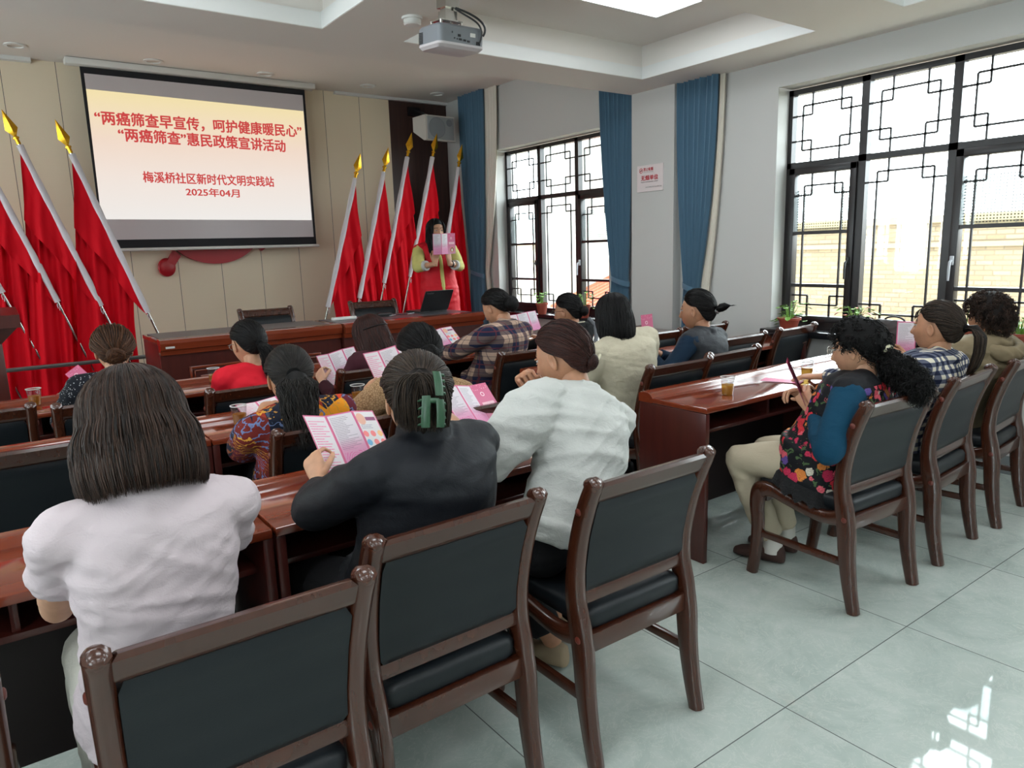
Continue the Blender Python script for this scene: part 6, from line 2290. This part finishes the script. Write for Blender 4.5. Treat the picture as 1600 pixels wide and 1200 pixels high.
# ================================================================== cups of tea
M['tea'] = glass_pane('amber_tea', (0.93, 0.76, 0.34), 0.05)
_t = M['tea'].node_tree
_o = [n for n in _t.nodes if n.type == 'OUTPUT_MATERIAL'][0]
_tl = _t.nodes.new('ShaderNodeBsdfTranslucent'); _tl.inputs[0].default_value = (*lin((214, 160, 52)), 1)
_df2 = _t.nodes.new('ShaderNodeBsdfDiffuse'); _df2.inputs[0].default_value = (*lin((196, 140, 44)), 1)
_a1 = _t.nodes.new('ShaderNodeMixShader'); _a1.inputs[0].default_value = 0.5
_t.links.new(_tl.outputs[0], _a1.inputs[1]); _t.links.new(_df2.outputs[0], _a1.inputs[2])
_a2 = _t.nodes.new('ShaderNodeMixShader'); _a2.inputs[0].default_value = 0.45
_t.links.new(_o.inputs[0].links[0].from_socket, _a2.inputs[1]); _t.links.new(_a1.outputs[0], _a2.inputs[2])
_t.links.new(_a2.outputs[0], _o.inputs[0])
M['rim'] = mat('clear_plastic_rim', (214, 214, 212), 0.25)
cup0 = None
for (x, y, lab) in ((0.166, 4.50, 'plastic tea cup in front of the red flags at the left'), (1.07, 4.50, 'plastic tea cup left of the red T-shirt, only its rim showing'), (0.862, 3.25, 'plastic tea cup beside the batik jacket sleeve'),
                    (1.465, 3.33, 'plastic tea cup between the batik jacket and the green hair claw'), (2.885, 2.18, 'plastic tea cup at the aisle end of the right desk'), (3.565, 2.18, 'plastic tea cup by the hand of the checked shirt'), (3.02, 4.50, 'plastic tea cup right of the plaid shirt')):
    if cup0 is None:
        cup0 = thing('tea_cup', lab, 'cup', (x, y, 0.7485), 0, 'plastic cups of tea')
        MB().lathe([(0.001, 0.0), (0.0245, 0.0), (0.026, 0.002), (0.0345, 0.088), (0.0335, 0.0885), (0.0252, 0.003), (0.001, 0.003)], 28, caps=False).obj('cup_wall', M['cup'], cup0, angle=50)
        MB().lathe([(0.001, 0.0035), (0.0251, 0.0035), (0.0287, 0.052), (0.001, 0.052)], 28, caps=False).obj('tea', M['tea'], cup0, angle=50)
        MB().lathe([(0.0345, 0.086), (0.0368, 0.088), (0.0368, 0.0905), (0.0340, 0.0905), (0.0345, 0.086)], 28, caps=False).obj('rim', M['rim'], cup0)
        lv = MB()
        for i in range(7):
            a = i * 2.4
            lv.box(0.012 * math.cos(a) - 0.005, 0.012 * math.cos(a) + 0.005, 0.012 * math.sin(a) - 0.002, 0.012 * math.sin(a) + 0.002, 0.006 + 0.003 * i, 0.007 + 0.003 * i)
        lv.obj('tea_leaves', mat('wet_tea_leaf', (70, 62, 20), 0.6), cup0, smooth=False)
    else:
        dup(cup0, (x, y, 0.7485), 0, lab)

# ================================================================== brochures
def print_mat(name, bg, ink, rows, kind):
    m_ = mat(name, bg, 0.45, spec=0.35)
    g_ = NG(m_)
    uv = g_.coord('UV')
    u, v, _ = g_.xyz(uv)
    fr_ = g_.math('FRACT', g_.math('MULTIPLY', v, rows))
    line = g_.math('LESS_THAN', g_.math('ABSOLUTE', g_.math('SUBTRACT', fr_, 0.5)), 0.20)
    rid = g_.math('FLOOR', g_.math('MULTIPLY', v, rows))
    wn = g_.n('ShaderNodeTexWhiteNoise', noise_dimensions='1D')
    g_.l(rid, wn.inputs['W'])
    leng = g_.math('ADD', 0.45, g_.math('MULTIPLY', wn.outputs[0], 0.55))
    um = g_.math('MULTIPLY', g_.math('SUBTRACT', u, 0.10), 1 / 0.80)
    inside = g_.math('MULTIPLY', g_.math('GREATER_THAN', um, 0.0), g_.math('LESS_THAN', um, leng))
    cb_ = g_.n('ShaderNodeCombineXYZ')
    g_.l(g_.math('MULTIPLY', u, 60), cb_.inputs[0]); g_.l(rid, cb_.inputs[1])
    gl2 = g_.math('GREATER_THAN', g_.noise(cb_.outputs[0], 1.0, 0)[0], 0.40)
    txt = g_.math('MULTIPLY', g_.math('MULTIPLY', line, inside), gl2)
    edge = g_.math('MINIMUM', g_.math('MINIMUM', u, g_.math('SUBTRACT', 1.0, u)), g_.math('MULTIPLY', g_.math('MINIMUM', v, g_.math('SUBTRACT', 1.0, v)), 2.2))
    if kind == 'text':          # white field on pink, fading to pink at the foot
        fade = g_.ramp(v, [(0.0, (208, 130, 172)), (0.38, (212, 156, 184)), (0.55, (212, 202, 210)), (1.0, (214, 208, 212))])
        c = g_.mix(g_.math('LESS_THAN', edge, 0.05), fade, lin((206, 100, 138)))
        lowv = g_.math('LESS_THAN', v, 0.30)
        sw_ = g_.n('ShaderNodeTexWave', wave_type='RINGS', rings_direction='SPHERICAL')
        g_.l(g_.mapping(uv, (2.2, 4.4, 1), (-1.1, -0.66, 0)), sw_.inputs['Vector'])
        sw_.inputs['Scale'].default_value = 2.0
        sw_.inputs['Distortion'].default_value = 5.0
        sk_ = g_.math('MULTIPLY', g_.math('GREATER_THAN', sw_.outputs['Fac'], 0.86), g_.math('MULTIPLY', lowv, g_.math('GREATER_THAN', edge, 0.12)))
        c = g_.mix(g_.math('MULTIPLY', sk_, 0.75), c, lin((214, 66, 140)))
        txt = g_.math('MULTIPLY', txt, g_.math('MULTIPLY', g_.math('GREATER_THAN', v, 0.34), g_.math('LESS_THAN', v, 0.94)))
        c = g_.mix(g_.math('MULTIPLY', txt, 0.55), c, lin(ink))
    elif kind == 'stripes':     # pink bars of heading text on white
        c = g_.mix(g_.math('LESS_THAN', edge, 0.05), lin((214, 207, 210)), lin((208, 108, 142)))
        txt = g_.math('MULTIPLY', txt, g_.math('LESS_THAN', v, 0.92))
        c = g_.mix(g_.math('MULTIPLY', txt, 0.85), c, lin(ink))
    elif kind == 'cover':       # pink cover: ring emblem above, oval portrait below
        c = g_.ramp(v, [(0.0, (206, 148, 172)), (0.5, (208, 116, 148)), (1.0, (206, 98, 134))])
        def oval(cu, cv, ru, rv):
            a_ = g_.math('POWER', g_.math('MULTIPLY', g_.math('SUBTRACT', u, cu), 1 / ru), 2.0)
            b_ = g_.math('POWER', g_.math('MULTIPLY', g_.math('SUBTRACT', v, cv), 1 / rv), 2.0)
            return g_.math('ADD', a_, b_)
        o1 = oval(0.45, 0.76, 0.11, 0.05)
        c = g_.mix(g_.math('MULTIPLY', g_.math('LESS_THAN', o1, 1.0), g_.math('GREATER_THAN', o1, 0.5)), c, lin((244, 226, 232)))
        tb = g_.math('MULTIPLY', g_.math('LESS_THAN', g_.math('ABSOLUTE', g_.math('SUBTRACT', v, 0.52)), 0.05), g_.math('LESS_THAN', g_.math('ABSOLUTE', g_.math('SUBTRACT', u, 0.5)), 0.36))
        c = g_.mix(g_.math('MULTIPLY', g_.math('MULTIPLY', tb, gl2), 0.8), c, lin((244, 214, 220)))
        o2 = oval(0.55, 0.20, 0.30, 0.14)
        c = g_.mix(g_.math('LESS_THAN', o2, 1.0), c, lin((226, 140, 130)))
        c = g_.mix(g_.math('LESS_THAN', o2, 0.55), c, lin((120, 82, 74)))
        c = g_.mix(g_.math('LESS_THAN', oval(0.55, 0.18, 0.12, 0.075), 1.0), c, lin((232, 214, 204)))
        fl_ = g_.n('ShaderNodeTexVoronoi')
        g_.l(g_.mapping(uv, (1, 2.1, 1)), fl_.inputs['Vector'])
        fl_.inputs['Scale'].default_value = 9
        flw = g_.math('MULTIPLY', g_.math('LESS_THAN', fl_.outputs['Distance'], 0.25), g_.math('GREATER_THAN', v, 0.86))
        c = g_.mix(g_.math('MULTIPLY', flw, 0.6), c, lin((246, 190, 206)))
    else:                       # 'badges': white with coloured round stickers
        c = g_.mix(g_.math('LESS_THAN', edge, 0.05), lin((216, 211, 212)), lin((208, 108, 142)))
        fu = g_.math('SUBTRACT', g_.math('FRACT', g_.math('MULTIPLY', u, 3)), 0.5)
        fv = g_.math('SUBTRACT', g_.math('FRACT', g_.math('MULTIPLY', v, 6.3)), 0.5)
        rr3 = g_.math('ADD', g_.math('MULTIPLY', fu, fu), g_.math('MULTIPLY', fv, fv))
        idx = g_.math('ADD', g_.math('FLOOR', g_.math('MULTIPLY', u, 3)), g_.math('MULTIPLY', g_.math('FLOOR', g_.math('MULTIPLY', v, 6.3)), 3.0))
        wn2 = g_.n('ShaderNodeTexWhiteNoise', noise_dimensions='1D')
        g_.l(idx, wn2.inputs['W'])
        bc = g_.ramp(wn2.outputs[0], [(0.0, (226, 214, 40)), (0.25, (238, 186, 130)), (0.5, (236, 130, 130)), (0.7, (150, 190, 70)), (0.85, (110, 170, 206))], 'CONSTANT')
        zone = g_.math('MULTIPLY', g_.math('LESS_THAN', v, 0.63), g_.math('GREATER_THAN', v, 0.318))
        c = g_.mix(g_.math('MULTIPLY', g_.math('LESS_THAN', rr3, 0.13), zone), c, bc)
        bar = g_.math('MULTIPLY', g_.math('LESS_THAN', g_.math('ABSOLUTE', g_.math('SUBTRACT', v, 0.84)), 0.035), g_.math('GREATER_THAN', u, 0.45))
        c = g_.mix(g_.math('MULTIPLY', bar, g_.math('LESS_THAN', u, 0.92)), c, lin((140, 74, 110)))
        pic = g_.math('LESS_THAN', g_.math('ADD', g_.math('POWER', g_.math('MULTIPLY', g_.math('SUBTRACT', u, 0.24), 5.0), 2.0), g_.math('POWER', g_.math('MULTIPLY', g_.math('SUBTRACT', v, 0.84), 9.0), 2.0)), 1.0)
        c = g_.mix(pic, c, lin((222, 170, 150)))
        txt = g_.math('MULTIPLY', txt, g_.math('MULTIPLY', g_.math('GREATER_THAN', v, 0.64), g_.math('LESS_THAN', v, 0.74)))
        c = g_.mix(g_.math('MULTIPLY', txt, 0.7), c, lin(ink))
    g_.color(c)
    return m_
PM = {'T': print_mat('brochure_text_print', (214, 208, 212), (96, 84, 96), 34, 'text'), 'S': print_mat('brochure_stripe_print', (214, 207, 210), (224, 98, 150), 22, 'stripes'),
      'C': print_mat('brochure_cover_print', (208, 116, 148), (240, 220, 226), 30, 'cover'), 'B': print_mat('brochure_badge_print', (216, 211, 212), (120, 110, 150), 34, 'badges'), 'P': mat('brochure_pink_back', (204, 106, 142), 0.45)}
def brochure(label, base, right, up, seq, folds, back='CTT', pw=0.095, ph=0.205, curl=0.0, kind='brochure'):
    """base: lower left corner; right / up: directions of the first panel; folds: turn (deg) at each following panel about 'up'"""
    r = thing('brochure', label, 'brochure', base, 0, 'pink health brochures')
    rgt, upv = Vector(right).normalized(), Vector(up).normalized()
    upv = (upv - rgt * upv.dot(rgt)).normalized()
    nrm = rgt.cross(upv)
    p = V3(0, 0, 0)
    verts, faces, mats, uvs = [], [], [], []
    ang = 0.0
    ml = []
    nv = 6
    for i, s in enumerate(seq):
        ang += folds[i]
        d = Matrix.Rotation(R(ang), 3, upv) @ rgt
        n = d.cross(upv)
        for side in (0, 1):
            mm = PM[s] if side == 0 else PM[back[i % len(back)]]
            if mm not in ml:
                ml.append(mm)
            o = len(verts)
            off = n * (0.0004 if side == 0 else -0.0004)
            for k in range(nv + 1):
                t = k / nv
                bend = nrm * (-curl * t * t)
                a, b = p + upv * ph * t + bend + off, p + d * pw + upv * ph * t + bend + off
                verts += [a, b]
            for k in range(nv):
                q = (o + 2 * k, o + 2 * k + 1, o + 2 * k + 3, o + 2 * k + 2)
                t0, t1 = k / nv, (k + 1) / nv
                w = [(0, t0), (1, t0), (1, t1), (0, t1)]
                if side:
                    q = tuple(reversed(q)); w = [(1 - a_, b_) for a_, b_ in reversed(w)]
                faces.append(q); mats.append(ml.index(mm)); uvs += w
        p = p + d * pw
    me = bpy.data.meshes.new('sheet')
    me.from_pydata([tuple(v) for v in verts], [], faces)
    for m_ in ml:
        me.materials.append(m_)
    me.polygons.foreach_set('material_index', mats)
    ul = me.uv_layers.new(name='UVMap')
    ul.data.foreach_set('uv', [c for q in uvs for c in q])
    me.update()
    link('sheet', me, r)
    return r
brochure('open three-panel brochure in the left hand of the woman with the green hair claw', (0.775, 2.03, 0.835), (0.85, 0.35, -0.22), (0.0, 0.62, 0.78), 'STB', (0, -24, 20), curl=0.01)
brochure('open brochure with a pink cover panel between the green hair claw and the white blouse', (1.43, 2.285, 0.80), (1, 0.22, -0.02), (-0.06, 0.72, 0.70), 'TTC', (0, 14, -14), curl=-0.012)
brochure('brochure held by the woman in beige lace, only its left panel showing', (1.43, 2.99, 0.85), (0.9, 0.3, 0), (-0.1, 0.5, 0.86), 'STT', (0, -20, 16))
brochure('open brochure held by the woman with long reddish-brown hair', (1.635, 4.12, 0.70), (0.9, 0.35, 0), (-0.16, 0.45, 0.88), 'STT', (0, -28, 22))
brochure('brochure on the desk behind the tea cup by the batik jacket', (0.885, 3.20, 0.768), (1, 0.1, 0), (0.0, 0.93, 0.36), 'STT', (0, -8, 6), ph=0.15)
brochure('folded brochure peeping past the brown bun of the dotted top', (0.385, 4.28, 0.81), (0.8, 0.3, 0.5), (-0.4, 0.3, 0.85), 'C', (0,), ph=0.14, pw=0.08)
brochure('open brochure under the hand of the woman in the plaid shirt', (2.475, 4.33, 0.785), (1, 0.12, 0), (-0.25, 0.72, 0.62), 'STB', (0, -18, 14))
brochure('open brochure held by the woman in black with spectacles', (3.15, 4.28, 0.86), (1, 0.25, 0), (-0.12, 0.35, 0.93), 'STT', (0, -20, 16), ph=0.15)
brochure('folded pink brochure held up by the woman in the charcoal waistcoat', (3.215, 3.05, 0.86), (1, -0.05, 0.02), (-0.18, 0.12, 1.0), 'C', (0,))
brochure('folded brochure seen edge on in the hands of the woman in the floral waistcoat', (2.74, 1.66, 0.80), (0.80, 0.62, 0.02), (-0.28, 0.30, 0.92), 'TT', (0, 172), back='CC')
brochure('pink folded brochure lying flat on the desk under the big window', (3.36, 2.09, 0.7515), (0.75, 0.25, 0), (-0.25, 0.75, 0), 'P', (0,), back='P')
brochure('pink text brochure raised by the woman in the checked shirt', (4.085, 1.965, 0.815), (0.55, -0.83, 0), (-0.16, 0.30, 0.93), 'TT', (0, 168), back='CC')
brochure('open three-panel brochure held before her face by the standing presenter', (3.865, 6.20, 1.455), (-1, -0.14, -0.02), (-0.13, -0.06, 0.98), 'TTT', (0, 12, -22), back='TTC'[::-1], ph=0.20)

# ================================================================== flower pots on the sills
M['terra'] = mat('terracotta_plastic', (146, 66, 48), 0.5)
M['leaf'] = mat('bright_green_leaf', (104, 150, 52), 0.5)
M['leaf2'] = mat('pinkish_leaf', (214, 140, 120), 0.5)
M['soil'] = mat('dark_soil', (52, 40, 32), 0.95)
def pot(label, x, y, z, seed, h=0.115, r=0.068, n=26, spread=0.11, mixpink=0.0, trail=0.3):
    rg = random.Random(seed)
    t = thing('potted_plant', label, 'plant', (x, y, z), 0, 'flower pots on the window sills')
    MB().lathe([(0.001, 0), (r * 0.72, 0), (r * 0.98, h * 0.82), (r * 1.12, h * 0.82), (r * 1.14, h), (r * 1.02, h), (r * 0.98, h * 0.86), (0.001, h * 0.86)], 28, caps=False).obj('pot', M['terra'], t, angle=40)
    MB().lathe([(0.001, h * 0.87), (r * 0.98, h * 0.87)], 20, caps=False).obj('soil', M['soil'], t)
    st, lf = MB(), MB()
    for i in range(n):
        a = rg.uniform(0, 6.28)
        L = rg.uniform(0.35, 1.0) * spread
        up_ = rg.uniform(0.03, 0.115) if rg.random() > trail * 0.5 else rg.uniform(-0.05, 0.02)
        tip = V3(L * math.cos(a), L * math.sin(a), h + up_)
        st.tube([V3(0.012 * math.cos(a), 0.012 * math.sin(a), h * 0.86), V3(tip.x * 0.5, tip.y * 0.5, h + max(up_, 0.02) * 1.1), tip], [0.0022, 0.0018, 0.0012], 5)
        s = rg.uniform(0.022, 0.036)
        d = V3(math.cos(a), math.sin(a), rg.uniform(-0.5, 0.3)).normalized()
        sd_ = V3(-math.sin(a), math.cos(a), 0)
        nn = d.cross(sd_)
        pts = [tip, tip + d * s * 0.4 + sd_ * s * 0.55 + nn * 0.004, tip + d * s * 1.1 + sd_ * s * 0.5, tip + d * s * 1.7, tip + d * s * 1.1 - sd_ * s * 0.5, tip + d * s * 0.4 - sd_ * s * 0.55 + nn * 0.004, tip + d * s * 0.9 - nn * 0.005]
        lf.add(pts, [(0, 1, 6), (1, 2, 6), (2, 3, 6), (3, 4, 6), (4, 5, 6), (5, 0, 6)], 1 if rg.random() < mixpink else 0)
    st.obj('stems', M['leaf'], t)
    lf.obj('leaves', [M['leaf'], M['leaf2']], t)
pot('small flower pot at the left end of the far window sill', 4.985, 6.25, 0.766, 1, 0.125, 0.062, 16, 0.06)
pot('flower pot on the far window sill behind the cream blouse', 4.985, 5.56, 0.766, 2, 0.13, 0.062, 30, 0.11)
pot('shallow flower pot at the left end of the big window sill', 4.985, 3.215, 0.806, 3, 0.095, 0.078, 30, 0.13, 0.0, 0.8)
pot('flower pot with pinkish leaves behind the curly grey-black head', 4.985, 2.69, 0.806, 4, 0.09, 0.075, 34, 0.12, 0.35)
pot('flower pot hidden behind the ponytail of the checked shirt', 4.985, 1.98, 0.806, 5, 0.09, 0.072, 8, 0.06)
pot('flower pot behind the khaki jacket at the right picture edge', 4.985, 1.68, 0.806, 6, 0.09, 0.075, 26, 0.11)

# dark bag standing on the desk against the window wall
r = thing('handbag', 'soft dark brown handbag standing on the desk under the big window', 'bag', (4.80, 2.33, 0.772), R(82))
bg = MB()
rings = []
for (z, a, b) in ((0.0, 0.13, 0.055), (0.02, 0.145, 0.065), (0.09, 0.145, 0.062), (0.15, 0.132, 0.040), (0.175, 0.125, 0.018)):
    rings.append(ell_ring(V3(0, 0, z), V3(1, 0, 0), V3(0, 1, 0), a, b, 28, 0.6))
bg.rings(rings)
bme = remesh(bg, 0.008, 2)
wrinkle(bme, 0.005, 14)
bme.materials.append(mat('dark_brown_bag_leather', (44, 36, 34), 0.5))
link('bag_body', bme, r)
MB().tube([V3(0.07 * math.cos(a), 0.0, 0.17 + 0.03 * math.sin(a)) for a in np.linspace(0, PI, 15)], 0.006, 8).obj('handle', M['dark'], r)
